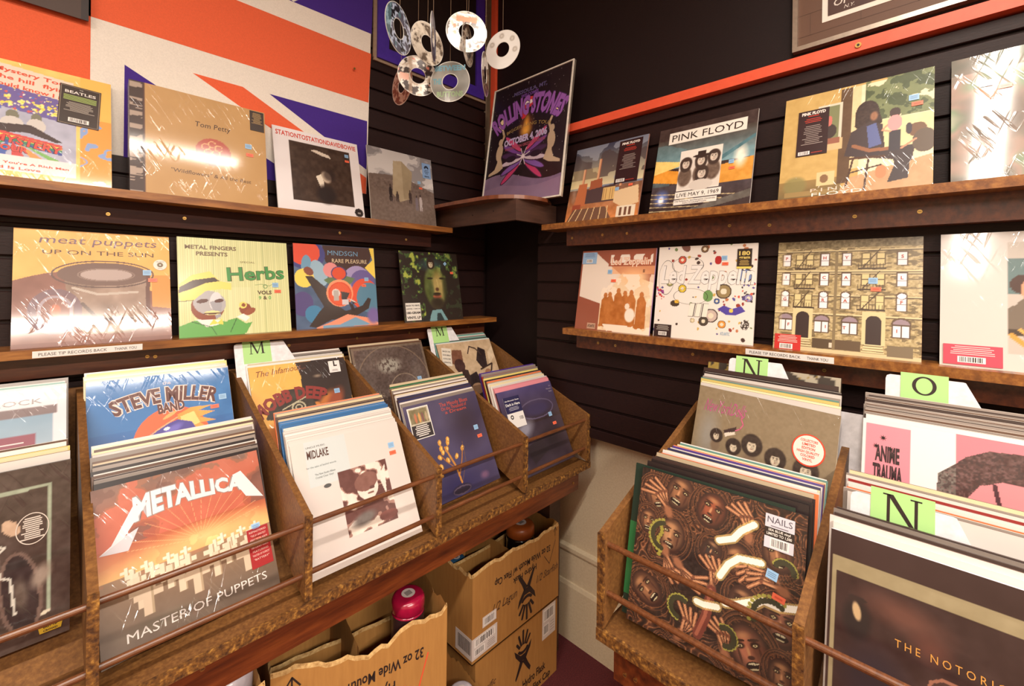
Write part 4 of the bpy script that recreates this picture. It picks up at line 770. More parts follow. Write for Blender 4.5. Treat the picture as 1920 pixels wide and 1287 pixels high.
for cxx in (.09, .36, .555, .88): A.ell(cxx, .295, .06, .05, (96, 76, 54)); A.ell(cxx, .29, .05, .04, (150, 130, 140)); A.rect(cxx-.055, .18, cxx+.055, .29, (90, 68, 50)); A.rect(cxx-.048, .19, cxx-.004, .275, fw); A.rect(cxx+.004, .19, cxx+.048, .275, fw)
for cxx, y in ((.22, .12), (.71, .11)):
    A.rect(cxx-.075, y, cxx+.075, y+.27, (214, 196, 148)); A.ell(cxx, y+.19, .05, .05, (54, 36, 32)); A.rect(cxx-.05, y, cxx+.05, y+.19, (54, 36, 32)); 
    for k in range(5): A.rect(cxx-.055-.006*k, y-.02*(k+1)+.012, cxx+.055+.006*k, y-.02*k+.006, (222, 206, 160)); A.rect(cxx-.055-.006*k, y-.02*(k+1)+.010, cxx+.055+.006*k, y-.02*(k+1)+.016, (130, 110, 76))
for (x0, x1), ys in (((.14, .30), (.74, .56, .39)), ((.60, .78), (.74, .56, .39))):
    for q, y in enumerate(ys): A.rect(x0, y, x1, y+.012, (60, 44, 34)); A.line([(x0+.02, y), (x1-.04, y+.17 if q < 1 else y+.16)], .008, (80, 62, 44)); [A.rect(x0+.02*k, y, x0+.02*k+.003, y+.05, (70, 52, 40)) for k in range(9)]
A.rect(.44, .0, .46, .9, (130, 112, 80)); A.rect(0, 0, 1, .045, (206, 188, 146)); A.rect(.30, .05, .44, .13, (84, 66, 46)); A.rect(.46, .05, .63, .13, (96, 76, 54)); A.rect(.80, .03, .95, .12, (120, 104, 80)); A.fill((A.X < .06), (206, 188, 140), .3); A.rect(.42, .06, .44, .1, (220, 200, 180))
letters += [('F', .115, .225), ('I', .39, .225), ('T', .52, .225), ('I', .855, .225)]
def t(mb, m):
    for s_, x, y in letters: put_text(mb, s_, S*x, S*y, .0085, (180, 70, 50), m, align='C', bold=.02)
o = sleeve('R', .349, 1.442, -.188, 10.3, A, 'beige record showing a brownstone building with lettered windows', 'records on the lower right ledge', 'print_gloss', t, edge=(214, 120, 90))
def f(mb, wx, wz): micro(mb, -wx*.9, wx*.9, wz*.85, 5, .0042, (236, 200, 190), -.0006); barcode(mb, -wx*.6, -wz*.85, wx*.4, -wz*.2, -.0006)
sticker(o, None, 'hype_sticker', .004, .002, .068, .046, (196, 44, 40), f, 0, 'red sticker with a barcode'); prices(o, .70, .64, .72, .57)

# --- pale cover, far right
A = Art(110, (208, 200, 194)); A.rect(.34, .13, 1, .92, (190, 180, 170)); A.rect(.34, .55, .62, .80, (96, 120, 120)); A.poly([(.40, .55), (.50, .92), (.60, .92), (.48, .55)], (222, 212, 204)); A.rect(.56, .6, 1, .86, (130, 150, 150)); A.rect(.6, .74, .9, .84, (214, 208, 196)); A.ell(.42, .62, .07, .07, (70, 44, 34)); A.ell(.46, .58, .06, .08, (206, 150, 116)); A.poly([(.34, .44), (.42, .52), (.56, .52), (.62, .40), (.60, .24), (.34, .26)], (112, 98, 84)); A.poly([(.46, .52), (.52, .52), (.50, .40)], (226, 220, 214)); A.rect(.34, .26, .62, .30, (60, 44, 34)); A.ell(.66, .22, .2, .12, (232, 214, 170)); A.line([(.36, .26), (.48, .13)], .03, (206, 150, 60)); A.line([(.40, .3), (.56, .13)], .02, (220, 170, 80)); A.rect(0, .92, 1, 1, (208, 200, 194)); A.rect(0, 0, 1, .12, (208, 200, 194)); A.rect(0, 0, .335, 1, (208, 200, 194))
o = sleeve('R', .003, 1.442, -.188, 9, A, 'pale grey record with a seated man in suit, right end of lower ledge', 'records on the lower right ledge', 'print_wrap', edge=(150, 190, 180))
def f(mb, wx, wz): micro(mb, -wx*.9, wx*.9, wz*.85, 5, .0042, (240, 200, 200), -.0006); barcode(mb, -wx*.5, -wz*.75, wx*.45, -wz*.15, -.0006)
sticker(o, None, 'hype_sticker', .006, .008, .100, .054, (200, 66, 88), f, 0, 'rose-red sticker with a barcode')

# ================================================================ RECORDS IN THE LEFT BINS
GL, GB = 'records in the front rows of the left bins', 'records in the back rows of the left bins'
# bin 1 (far left): pale cover behind, dark cover in front
A = Art(90, (214, 214, 220)); A.grad(.08, (206, 206, 208), .80, (130, 158, 180), (A.X < .93)); A.rect(0, .80, .95, .86, (120, 100, 100)); A.rect(0, .46, .84, .66, (140, 66, 84)); A.mottle(6, 121, 8)
def t(mb, m): put_text(mb, 'NORTH ROCK', S*.25, S*.885, .013, (150, 140, 140), m, width=S*.62); put_text(mb, '"New Light"', S*.80, S*.50, .017, (236, 220, 216), m, bold=.02, align='R'); rect(mb, S*.2, S*.60, S*.78, S*.61, (226, 200, 200), m, -.0008)
o = sleeve('L', -.292, 1.432, -.556, 27, A, 'silvery blue wrapped record in the back of the leftmost bin', GB, 'print_wrap', t, edge=(190, 220, 206)); sticker(o, None, 'price_sticker', .20, .095, .222, .11, BLUE, price_lines)
stack('L', -.292, 1.432, -.556, 27, 4, ['white', 'teal', 'white', 'grey'], 'silvery blue record in the leftmost bin', GB, seed=11)
A = Art(130, (66, 52, 46)); A.mottle(8, 122, 16); A.line([(.0, .86), (.91, .88)], .018, (150, 160, 140)); A.line([(.91, .88), (.91, .16)], .018, (150, 160, 140)); A.line([(.91, .16), (.82, .12)], .018, (200, 190, 170)); A.ell(.80, .30, .085, .24, (42, 32, 32), 6); A.ring(.80, .30, .085, .24, .018, (104, 84, 76), 6); A.ell(.80, .30, .04, .12, (90, 78, 70), 6, .6); A.ell(.88, .37, .05, .09, (140, 124, 112), -20, .6); A.ell(.76, .68, .03, .05, (190, 160, 136), 30); A.line([(.66, .5), (.74, .58), (.70, .60), (.72, .42), (.76, .40), (.78, .2)], .012, (200, 196, 186)); A.mottle(40, 123, 14)
o = sleeve('L', -.290, 1.172, -.665, 4, A, 'dark wrapped record with a motorcycle wheel in the leftmost bin', GL, 'print_wrap', edge=(30, 24, 24))
mbx = MB(); disc(mbx, 0, 0, .021, .028, (206, 194, 184), y=-.0002, r_in=.94, mat='print_gloss'); micro(mbx, -.015, .015, .020, 11, .0036, (206, 194, 184), -.0002, h=.0022); q = mbx.build('hype_sticker', o); q.matrix_local = Matrix.Translation((.266, -.0012, .205)); q['label'] = 'oval sticker with pale small print'
mbx = MB(); flatpoly(mbx, [(-.022, -.012), (.022, -.012), (.026, .010), (-.026, .010)], (206, 170, 50), 'print_gloss', -.0002)
for k in range(5): disc(mbx, -.024+.012*k, .016, .0048, .0048, (206, 170, 50), 'print_gloss', -.0002); flatpoly(mbx, [(-.026+.012*k, .008), (-.022+.012*k, .008), (-.022+.012*k, .016), (-.026+.012*k, .016)], (206, 170, 50), 'print_gloss', -.0002)
put_text(mbx, 'EASY TIP', 0, .001, .0055, (60, 44, 36), 'print_gloss', align='C', bold=.03); put_text(mbx, 'CROWD', 0, -.009, .0055, (60, 44, 36), 'print_gloss', align='C', bold=.03)
q = mbx.build('crown_sticker', o); q.matrix_local = Matrix.Translation((.290, -.0012, .020))@Matrix.Scale(.62, 4); q['label'] = 'yellow crown-shaped sticker'
stack('L', -.292, 1.18, -.657, 5, 5, ['white', 'cream', 'yellow', 'white', 'brown'], 'dark wheel record in the leftmost bin', GL, seed=12, dt=1.2)

# bin 2: blue cover with an orange disc, behind
A = Art(200, (46, 112, 176)); A.grad(0, (30, 60, 128), .55, (40, 104, 170)); A.mottle(6, 131, 5); A.ell(.54, .40, .27, .30, (232, 100, 52)); A.Y = A.Y-.10
A.poly([(.58, .52), (.68, .57), (.84, .56), (.74, .53), (.86, .50), (.74, .47), (.86, .42), (.74, .42), (.82, .34), (.70, .38), (.76, .28), (.6, .34)], (236, 160, 70)); A.poly([(.60, .50), (.70, .53), (.74, .42), (.62, .38)], (250, 214, 130)); A.mottle(9, 132, 14, A.X > .56)
A.poly([(.30, .32), (.40, .40), (.52, .46), (.58, .48), (.68, .44), (.74, .30), (.72, .1), (.56, .05), (.56, .22), (.44, .26), (.34, .24)], (74, 62, 150)); A.ell(.54, .40, .10, .04, (110, 100, 190), 30, .5); A.ell(.60, .26, .09, .10, (60, 56, 130), 0, .5); A.line([(.30, .32), (.44, .42), (.58, .50)], .010, (230, 170, 120)); A.ell(.50, .415, .022, .014, (220, 230, 240), 20); A.ell(.34, .29, .02, .014, (150, 190, 180)); A.ell(.64, .30, .07, .08, (150, 170, 220), 0, .8, .5); A.ell(.53, .53, .06, .014, (250, 170, 100), 30); A.Y = A.Y+.10
def t(mb, m):
    put_text(mb, 'STEVE MILLER', S*.52, S*.755, .040, (92, 44, 36), m, width=S*.72, bold=.035, align='L', warp=lambda V: arch(.30)(V-np.array([V[:, 0].max()/2, 0])), outline=(.045, (232, 206, 196)))
    put_text(mb, 'BAND', S*.545, S*.66, .026, (92, 44, 36), m, width=S*.19, bold=.04, align='C', rot=4, outline=(.05, (232, 206, 196))); put_text(mb, 'the', S*.52, S*.905, .010, (232, 214, 214), m, align='C')
o = sleeve('L', .058, 1.432, -.556, 27, A, 'blue record with an orange disc and purple horse, second bin', GB, 'print_wrap', t, edge=(200, 186, 214)); prices(o, .93, .72, .86, .64)
stack('L', .058, 1.432, -.556, 27, 6, ['white', 'cream', 'white', 'cream', 'yellow', 'white'], 'blue orange-disc record', GB, seed=13, pitch=.006)

# bin 2: orange sky cover in front
A = Art(240, (130, 78, 62)); A.grad(.62, (164, 78, 54), 1, (128, 100, 88)); m = A.nz(5, 141, 4); A.fill((A.Y > .6) & (m > .55), (206, 100, 84), .6); A.fill((A.Y > .6) & (m < .42), (110, 76, 66), .6)
A.grad(.44, (236, 180, 110), .62, (170, 82, 52)); A.ell(.62, .50, .5, .12, (255, 214, 140), 0, .9, .9); A.grad(0, (90, 74, 62), .44, (150, 116, 86), A.Y < .44); A.mottle(12, 142, 10); A.fill((A.Y > .42) & (m > .5), (206, 112, 66), .25)
rg_ = random.Random(4)
for row in range(5, -1, -1):
    y = .20+row*.045; h = .21-.026*row; wd_ = .15-.018*row; nn = 3+row
    for k in range(nn):
        x = .10+(k+.5)*.84/nn+rg_.uniform(-.02, .02); c = (236-6*(5-row), 222-8*(5-row), 196-8*(5-row))
        if abs(x-.54) < .04 and row > 1: continue
        A.rect(x-wd_*.18, y-h*.1, x+wd_*.18, y+h*.75, c); A.rect(x-wd_*.5, y+h*.34, x+wd_*.5, y+h*.56, c); A.rect(x+wd_*.10, y-h*.1, x+wd_*.18, y+h*.75, (170, 146, 116))
for k in range(16): a = R(15+k*10); A.line([(.55, .50), (.55+.42*math.cos(a), .50+.30*math.sin(a))], .003, (250, 190, 130), .6)
A.ell(.30, .12, .28, .05, (120, 110, 90), 0, .8, .5)
def t(mb, m):
    wp = lambda V: np.stack([V[:, 0], V[:, 1]*(1+.2*np.cos(V[:, 0]/.2*3.14))+.010*np.sin(V[:, 0]/.2*3.14)], 1)
    c, d = (228, 220, 224), (150, 136, 132)
    put_text(mb, 'METALLICA', S*.20, S*.745, .038, c, m, width=S*.66, bold=.045, warp=wp, outline=(.03, d), rot=0)
    flatpoly(mb, [(S*.20, S*.84), (S*.27, S*.83), (S*.14, S*.66), (S*.02, S*.60), (S*.08, S*.64)], c, m, -.0007); flatpoly(mb, [(S*.80, S*.86), (S*.86, S*.875), (S*.99, S*.64), (S*.87, S*.68), (S*.84, S*.74)], c, m, -.0007)
    flatpoly(mb, [(S*.12, S*.66), (S*.22, S*.70), (S*.16, S*.58), (S*.02, S*.60)], (206, 200, 206), m, -.0006)
    put_text(mb, 'MASTER OF PUPPETS', S*.12, S*.075, .0165, (226, 216, 210), m, width=S*.80)
o = sleeve('L', .064, 1.076, -.710, 29, A, 'orange-sky record with white blocks and jagged title, second bin', GL, 'print_wrap', t, edge=(40, 28, 26), thick=.007, yaw=8, roll=-2)
def f(mb, wx, wz):
    for k in range(9): put_text(mb, ('REMASTERED', '"THE #1 GREATEST', 'HEAVY METAL ALBUM', 'OF ALL TIME"', '180-GRAM VINYL', 'FEATURING', '"MASTER OF PUPPETS"', '"BATTERY"', '')[k] or ' ', 0, wz*(.78-.2*k), .0042, (230, 196, 186), 'print_gloss', width=wx*(1.6 if len('REMASTERED') else 1)*(.9 if k % 2 else 1), align='C', y=-.0006)
sticker(o, None, 'hype_sticker', .262, .052, .309, .137, (158, 26, 30), f, 0, 'red sticker with small white capitals'); prices(o, .90, .44, .905, .36)
stack('L', .062, 1.083, -.706, 29, 16, ['black', 'grey', 'dark', 'brown', 'white', 'black', 'grey', 'dark', 'beige', 'brown', 'grey', 'white', 'cream', 'brown', 'cream', 'white'], 'orange-sky record in its bin', GL, seed=14, yaw=8, roll=-3, slope=.42)

# bin 3: yellow portrait cover behind
A = Art(150, (236, 176, 84)); A.mottle(4, 151, 8); A.poly([(.45, 1), (1, 1), (1, .1), (.7, .1), (.55, .4), (.6, .55), (.50, .8)], (52, 34, 28)); A.ell(.78, .75, .30, .30, (46, 32, 28)); A.ell(.70, .45, .13, .25, (190, 112, 52), -30, .4); A.ell(.80, .50, .10, .22, (150, 74, 44), -30, .5); A.ell(.60, .50, .05, .05, (206, 130, 60), 0, .3); A.ell(.74, .36, .10, .03, (170, 84, 60), 10, .3); A.ell(.70, .60, .04, .012, (40, 26, 22)); A.ell(.66, .82, .06, .025, (230, 210, 180), 0, .8, .5)
A.poly([(.10, .45), (.16, .60), (.30, .72), (.46, .72), (.56, .62), (.60, .50), (.36, .42), (.22, .42)], (60, 52, 44)); A.mottle(20, 152, 16, A.ellm(.36, .58, .22, .18)); A.ring(.42, .52, .07, .06, .015, (190, 180, 150)); A.ring(.42, .52, .035, .03, .012, (190, 180, 150)); A.ell(.30, .26, .26, .20, (214, 130, 62), 0, .3); A.ell(.34, .38, .05, .02, (60, 36, 28)); A.ell(.45, .24, .10, .12, (80, 44, 30), 0, .6, .8); A.line([(.26, .52), (.52, .62)], .012, (190, 180, 150))
def t(mb, m):
    put_text(mb, 'The Infamous...', S*.05, S*.885, .020, (120, 62, 40), m, width=S*.50, shear=.35, rot=4)
    put_text(mb, 'MOBB DEEP', S*.36, S*.60, .040, (140, 50, 44), m, width=S*.68, bold=.05, warp=lambda V: arch(.17)(V-np.array([V[:, 0].max()/2, 0])), rot=8)
o = sleeve('L', .428, 1.432, -.566, 27, A, 'yellow record with two faces close together, third bin', GB, 'print_wrap', t, edge=(40, 30, 28))
def f(mb, wx, wz): put_text(mb, 'L', -wx*.15, wz*.1, .018, (40, 32, 30), 'print_gloss', bold=.05, y=-.0006); micro(mb, -wx*.7, wx*.7, -wz*.5, 2, .004, (120, 110, 110), -.0006)
sticker(o, None, 'hype_sticker', .252, .262, .292, .304, (232, 226, 224), f, 0, 'white sticker with a black letter'); prices(o, .84, .62, .76, .47)
stack('L', .428, 1.432, -.566, 27, 7, ['white', 'cream', 'white', 'white', 'black', 'grey', 'white'], 'yellow two-faces record', GB, seed=15)

# bin 3: white cover with a brown photograph in front
A = Art(200, (212, 200, 194)); A.rect(.11, .64, .46, 1.0, (198, 204, 204)); 
sq = (A.X > .34) & (A.X < .80) & (A.Y > .18) & (A.Y < .70); A.fill(sq, (226, 212, 200)); q1 = A.nz(9, 161, 3, 7); A.fill(sq & (q1 > .52), (96, 56, 50)); A.fill(sq & (q1 > .47) & (q1 < .52), (160, 120, 108)); A.ell(.58, .52, .10, .11, (226, 210, 198)); A.ell(.575, .56, .11, .075, (126, 84, 74), 10); A.ell(.62, .50, .022, .014, (96, 60, 54)); A.ell(.60, .46, .03, .010, (126, 84, 74)); A.ell(.50, .28, .14, .06, (110, 100, 96), 10, .5); A.ell(.72, .24, .09, .04, (120, 66, 58)); A.poly([(.70, .56), (.78, .66), (.74, .40)], (226, 212, 200)); A.mottle(26, 162, 10, sq)
def t(mb, m):
    put_text(mb, 'UNCLE MUSIC', S*.12, S*.945, .0045, (90, 70, 64), m, width=S*.16); put_text(mb, 'MIDLAKE', S*.12, S*.86, .021, (84, 50, 40), m, width=S*.18, bold=.02)
    put_text(mb, 'for the sake of bethel woods', S*.10, S*.785, .0048, (110, 120, 120), m, width=S*.25); put_text(mb, 'The New Studio Album', S*.16, S*.72, .005, (90, 96, 96), m, width=S*.17); put_text(mb, 'Crystal Clear Vinyl', S*.16, S*.695, .005, (90, 96, 96), m, width=S*.15)
    disc(mb, S*.245, S*.62, .010, .005, (80, 80, 80), m); put_text(mb, 'FOR THE SAKE OF BETHEL WOODS', S*.52, S*.06, .004, (200, 190, 184), m, width=S*.34)
o = sleeve('L', .420, 1.048, -.708, 28.5, A, 'white record with a brown tinted square photograph, third bin', GL, 'print_gloss', t, edge=(236, 230, 226), yaw=2, roll=-1.5)
prices(o, .885, .80, .885, .73)
stack('L', .420, 1.053, -.702, 28.5, 18, ['white']*8+['blue']*4+['beige', 'dark', 'brown', 'cream', 'grey', 'orange'], 'white square-photo record in its bin', GL, seed=16, slope=.42, yaw=2, roll=-1.5, pitch=.0066)

# bin 4: worn charcoal cover behind
A = Art(150, (84, 68, 62)); A.mottle(50, 171, 22); A.mottle(6, 172, 12); m = A.nz(30, 173, 3, 60); A.fill(A.ellm(.46, .74, .20, .12, 0, .5)*(m > .46), (170, 166, 154), .8); m2 = A.nz(26, 174, 3, 14); A.fill((A.Y < .45) & (abs(m2-.5) < .03), (170, 150, 130), .6); A.ring(.62, .38, .22, .24, .01, (140, 122, 104)); A.ring(.5, .5, .5, .5, .012, (120, 100, 84)); A.fill((A.X < .03) | (A.X > .97) | (A.Y > .97), (140, 122, 100), .5)
o = sleeve('L', .771, 1.452, -.548, 25, A, 'worn charcoal record with a spiky pale scrawl, fourth bin', GB, 'print_wrap', edge=(96, 80, 70)); prices(o, .84, .52, .77, .40)
stack('L', .771, 1.452, -.548, 25, 3, ['brown', 'dark', 'beige'], 'worn charcoal record', GB, seed=17)
# bin 4: violet cover with a twig in front
A = Art(180, (70, 62, 92)); A.mottle(4, 181, 12); A.ell(.75, .7, .35, .35, (58, 46, 60), 0, .9); A.ell(.4, .1, .5, .2, (50, 44, 84), 0, .9); 
for x, y in ((.33, .56), (.43, .54), (.40, .48), (.34, .46), (.29, .42), (.38, .37), (.50, .38), (.28, .33), (.60, .44), (.26, .26), (.33, .50), (.44, .57)): A.ell(x, y, .022, .030, (206, 146, 60), (x*900) % 90-40); A.ell(x+.006, y, .008, .016, (240, 206, 130))
A.line([(.48, .12), (.46, .28), (.38, .50)], .022, (190, 130, 60)); A.line([(.46, .26), (.36, .36), (.30, .44)], .010, (170, 110, 50)); A.line([(.48, .2), (.56, .34), (.60, .44)], .012, (170, 110, 50)); A.line([(.50, .14), (.60, .3), (.62, .5)], .007, (110, 84, 70)); A.ell(.46, .06, .14, .05, (46, 38, 54), 0, .3); A.ring(.46, .05, .12, .04, .012, (90, 76, 96)); A.ell(.80, .1, .08, .05, (110, 80, 110), 0, .7)
def t(mb, m): put_text(mb, 'The Moody Blues', S*.45, S*.91, .014, (196, 78, 54), m, width=S*.40); put_text(mb, 'On the Threshold of', S*.46, S*.865, .012, (196, 78, 54), m, width=S*.36); put_text(mb, 'a Dream', S*.50, S*.825, .011, (196, 78, 54), m, width=S*.30)
o = sleeve('L', .782, 1.098, -.693, 26, A, 'violet record with a golden leafy twig, fourth bin', GL, 'print_gloss', t, edge=(206, 196, 186), yaw=2)
def f(mb, wx, wz):
    B = Art(40, (190, 180, 160)); B.rect(.05, .48, .95, .97, (120, 110, 80)); B.mottle(8, 183, 26); [B.ell(x, .66, .06, .17, c) for x, c in ((.3, (180, 110, 80)), (.5, (200, 150, 90)), (.66, (120, 80, 80)), (.85, (170, 150, 120)))]; B.rect(0, 0, 1, .44, (40, 32, 34))
    add_art(mb, B, -wx*.93, -wz*.95, wx*.93, wz*.95, 'print_gloss', -.0006); micro(mb, -wx*.8, wx*.8, -wz*.18, 6, .0060, (226, 216, 210), -.0009, h=.003)
sticker(o, None, 'hype_sticker', .012, .205, .094, .306, (232, 226, 220), f, 0, 'white bordered sticker with a small group photo'); prices(o, .86, .60, .88, .50, 1, 0)
stack('L', .782, 1.103, -.688, 26, 14, ['grey', 'white', 'navy', 'dark', 'navy', 'white', 'cream', 'brown', 'white', 'grey', 'cream', 'brown', 'green', 'beige'], 'violet twig record in its bin', GL, seed=18, yaw=2)

# bin 5: sepia figures behind
A = Art(150, (196, 168, 136)); A.mottle(8, 191, 14); m = A.nz(5, 192, 3); 
for p, c in (([(.10, 0), (.05, .3), (.14, .5), (.30, .62), (.42, .58), (.44, .4), (.36, .2), (.40, 0)], (60, 42, 38)), ([(.36, .10), (.42, .50), (.56, .54), (.62, .36), (.56, .1), (.5, 0)], (44, 32, 32)), ([(.60, .0), (.62, .30), (.72, .46), (.90, .44), (.98, .3), (.84, .1)], (96, 68, 54)), ([(.62, .70), (.72, .90), (.84, .84), (.80, .60), (.70, .56)], (50, 36, 36)), ([(.15, .72), (.24, .90), (.40, .88), (.38, .72), (.26, .66)], (120, 78, 60)), ([(.84, .60), (.98, .72), (1, .9), (.88, .8)], (214, 190, 160))): A.poly(p, c)
A.ell(.30, .66, .09, .1, (70, 44, 40)); A.line([(.50, .82), (.56, .92), (.66, .88), (.74, .78)], .02, (70, 50, 44)); A.ell(.78, .50, .06, .05, (160, 116, 90)); A.ell(.5, .3, .1, .08, (150, 116, 90)); A.line([(.66, .56), (.9, .62), (.8, .42)], .025, (60, 42, 38)); A.mottle(24, 193, 14)
o = sleeve('L', 1.160, 1.437, -.564, 27, A, 'sepia record with riding figures, in the bin nearest the corner', GB, 'print_gloss', edge=(90, 70, 60))
def f(mb, wx, wz): [put_text(mb, s_, 0, wz*(.55-.42*k), .006, (50, 40, 38), 'print_gloss', width=wx*1.6, align='C', bold=.03, y=-.0006) for k, s_ in enumerate(('BACK ON', 'DOUBLE', 'COLOR', 'VINYL'))]
sticker(o, None, 'hype_sticker', .012, .215, .062, .295, (220, 210, 196), f, -12, 'tilted white sticker with black capitals'); prices(o, .86, .48, .84, .34, .9)
stack('L', 1.160, 1.437, -.564, 27, 8, ['white', 'teal', 'dark', 'teal', 'grey', 'white', 'teal', 'grey'], 'sepia riding record', GB, seed=19)
# bin 5: dark violet cover in front
A = Art(150, (60, 48, 58)); A.grad(.55, (56, 42, 44), 1, (80, 70, 112)); A.mottle(5, 201, 12); A.ell(.60, .70, .30, .11, (64, 54, 84), 0, .5); A.ring(.60, .70, .31, .12, .015, (96, 84, 110)); A.ell(.28, .50, .24, .12, (140, 136, 150), 20, .7); A.ell(.2, .42, .1, .12, (110, 110, 126), 0, .8, .7); A.ell(.7, .3, .3, .2, (44, 34, 38), 0, .8); A.ell(.12, .14, .08, .2, (110, 104, 120), 0, .9, .6); A.poly([(.2, .3), (.5, .36), (.6, .2), (.3, .1)], (50, 40, 44))
def t(mb, m): [put_text(mb, s_, S*.97, S*(.93-.035*k), .006, (170, 156, 170), m, align='R') for k, s_ in enumerate(('the', 'Mountain', 'Goats'))]
o = sleeve('L', 1.150, 1.058, -.706, 25, A, 'dark violet shadowy record in the bin nearest the corner', GL, 'print_gloss', t, edge=(60, 46, 60))
def f(mb, wx, wz): rect(mb, -wx, -wz*.05, wx, wz, (44, 40, 76), 'print_gloss', -.0006); put_text(mb, 'the Mountain Goats', 0, wz*.72, .005, (226, 220, 220), 'print_gloss', width=wx*1.75, align='C', bold=.02, y=-.0009); put_text(mb, 'Dark in Here', 0, wz*.42, .010, (232, 228, 226), 'print_gloss', width=wx*1.75, align='C', bold=.02, y=-.0009); micro(mb, -wx*.8, wx*.8, wz*.32, 3, .005, (190, 186, 200), -.0009); disc(mb, -wx*.5, -wz*.3, .008, .008, (40, 34, 34), 'print_gloss', -.0009, r_in=.5); barcode(mb, wx*.3, -wz*.6, wx*.9, -wz*.3, -.0009)
sticker(o, None, 'hype_sticker', .022, .175, .108, .290, (226, 220, 216), f, 0, 'navy and white sticker'); prices(o, .80, .59, .83, .47, 1)
stack('L', 1.150, 1.063, -.70, 25, 15, ['pink', 'pink', 'white', 'white', 'cream', 'white', 'beige', 'orange', 'dark', 'yellow', 'grey', 'red', 'grey', 'purple', 'purple'], 'dark violet record near the corner', GL, seed=20, pitch=.0075)

# ================================================================ RECORDS IN THE RIGHT BINS
GR, GS = 'records in the front rows of the right bins', 'records in the back rows of the right bins'
A = Art(170, (136, 118, 92)); A.mottle(50, 211, 8); A.ell(.12, .62, .12, .30, (150, 150, 150), 0, .8, .6)
for x, y, r in ((.19, .62, .050), (.33, .57, .058), (.46, .62, .075), (.63, .57, .072), (.83, .55, .080)):
    A.ell(x, y-r*1.5, r*.9, .06, (124, 104, 84), 0, .4); A.face(x, y, r*.62, (206, 190, 166), (52, 38, 32), 1.75, .1); A.mottle(60, int(x*100), 16, A.ellm(x, y+r*.3, r*1.1, r*1.1))
A.poly([(.24, .68), (.33, .73), (.34, .70), (.25, .645)], (60, 40, 40)); A.poly([(.25, .66), (.325, .69), (.33, .67), (.255, .63)], (220, 206, 190))
def t(mb, m):
    put_text(mb, 'NewYorkDolls', S*.06, S*.80, .034, (176, 84, 128), m, width=S*.32, shear=.25, rot=2); stroke(mb, [(S*.33, S*.86), (S*.37, S*.82), (S*.36, S*.80), (S*.38, S*.76), (S*.36, S*.72), (S*.33, S*.70)], .003, (196, 96, 128), m)
o = sleeve('R', .492, 1.165, -.586, 14, A, 'olive-brown record with five big-haired faces, back of nearer right bin', GS, 'print_wrap', t, edge=(190, 180, 166), roll=-3)
mbx = MB(); disc(mbx, 0, 0, .033, .036, (222, 70, 44), 'print_gloss', -.0002); disc(mbx, 0, 0, .0300, .0328, (232, 222, 212), 'print_gloss', -.0004)
for k, s_ in enumerate(('COLLECTORS', 'LIMITED', 'EDITION', 'HIGH QUALITY', 'COLORED', 'VINYL')): put_text(mbx, s_, 0, .0185-.0085*k, .0058, (214, 70, 44), 'print_gloss', align='C', y=-.0007, bold=.02, width=(.034, .026, .026, .044, .028, .020)[k])
q = mbx.build('hype_sticker', o); q.matrix_local = Matrix.Translation((.262, -.0012, .222)); q['label'] = 'round white sticker with a red rim'
stack('R', .490, 1.170, -.584, 14, 9, ['white', 'cream', 'yellow', 'teal', 'grey', 'white', 'black', 'black', 'dark'], 'olive-brown five-faces record', GS, seed=21, slope=.45, pitch=.0078, roll=-2)
# boxy yellow and black album on top at the back
mb = MB(); B = Art(70, (150, 126, 60)); B.mottle(10, 221, 30); m = B.nz(16, 222, 3); B.fill(m > .52, (54, 44, 36)); B.fill((B.X > .36) & (m < .5), (170, 160, 140)); B.rect(.30, 0, .35, 1, (206, 176, 60))
mb.box(0, S, .0004, .016, 0, S, 'print_gloss', (70, 58, 46)); add_art(mb, B, 0, 0, S, S, 'print_gloss')
B2 = Art(70, (150, 126, 60), ar=.1); B2.mottle(12, 223, 30); m = B2.nz(3, 224, 3, 24); B2.fill(m > .52, (44, 34, 30)); B2.fill((B2.X > .5) & (m < .5), (206, 196, 190)); V_ = len(mb.v)
add_art(mb, B2, 0, 0, S, .0155, 'print_gloss'); P_ = mb.v[-1]; mb.v[-1] = np.stack([P_[:, 0], P_[:, 2]+.0003, np.full(len(P_), S+.0004)], 1)
o = mb.build('record_sleeve'); o.matrix_world = pose('R', .490, 1.262, -.535, 14); tag(o, 'thick yellow and black record behind the olive-brown row', 'record', GS)

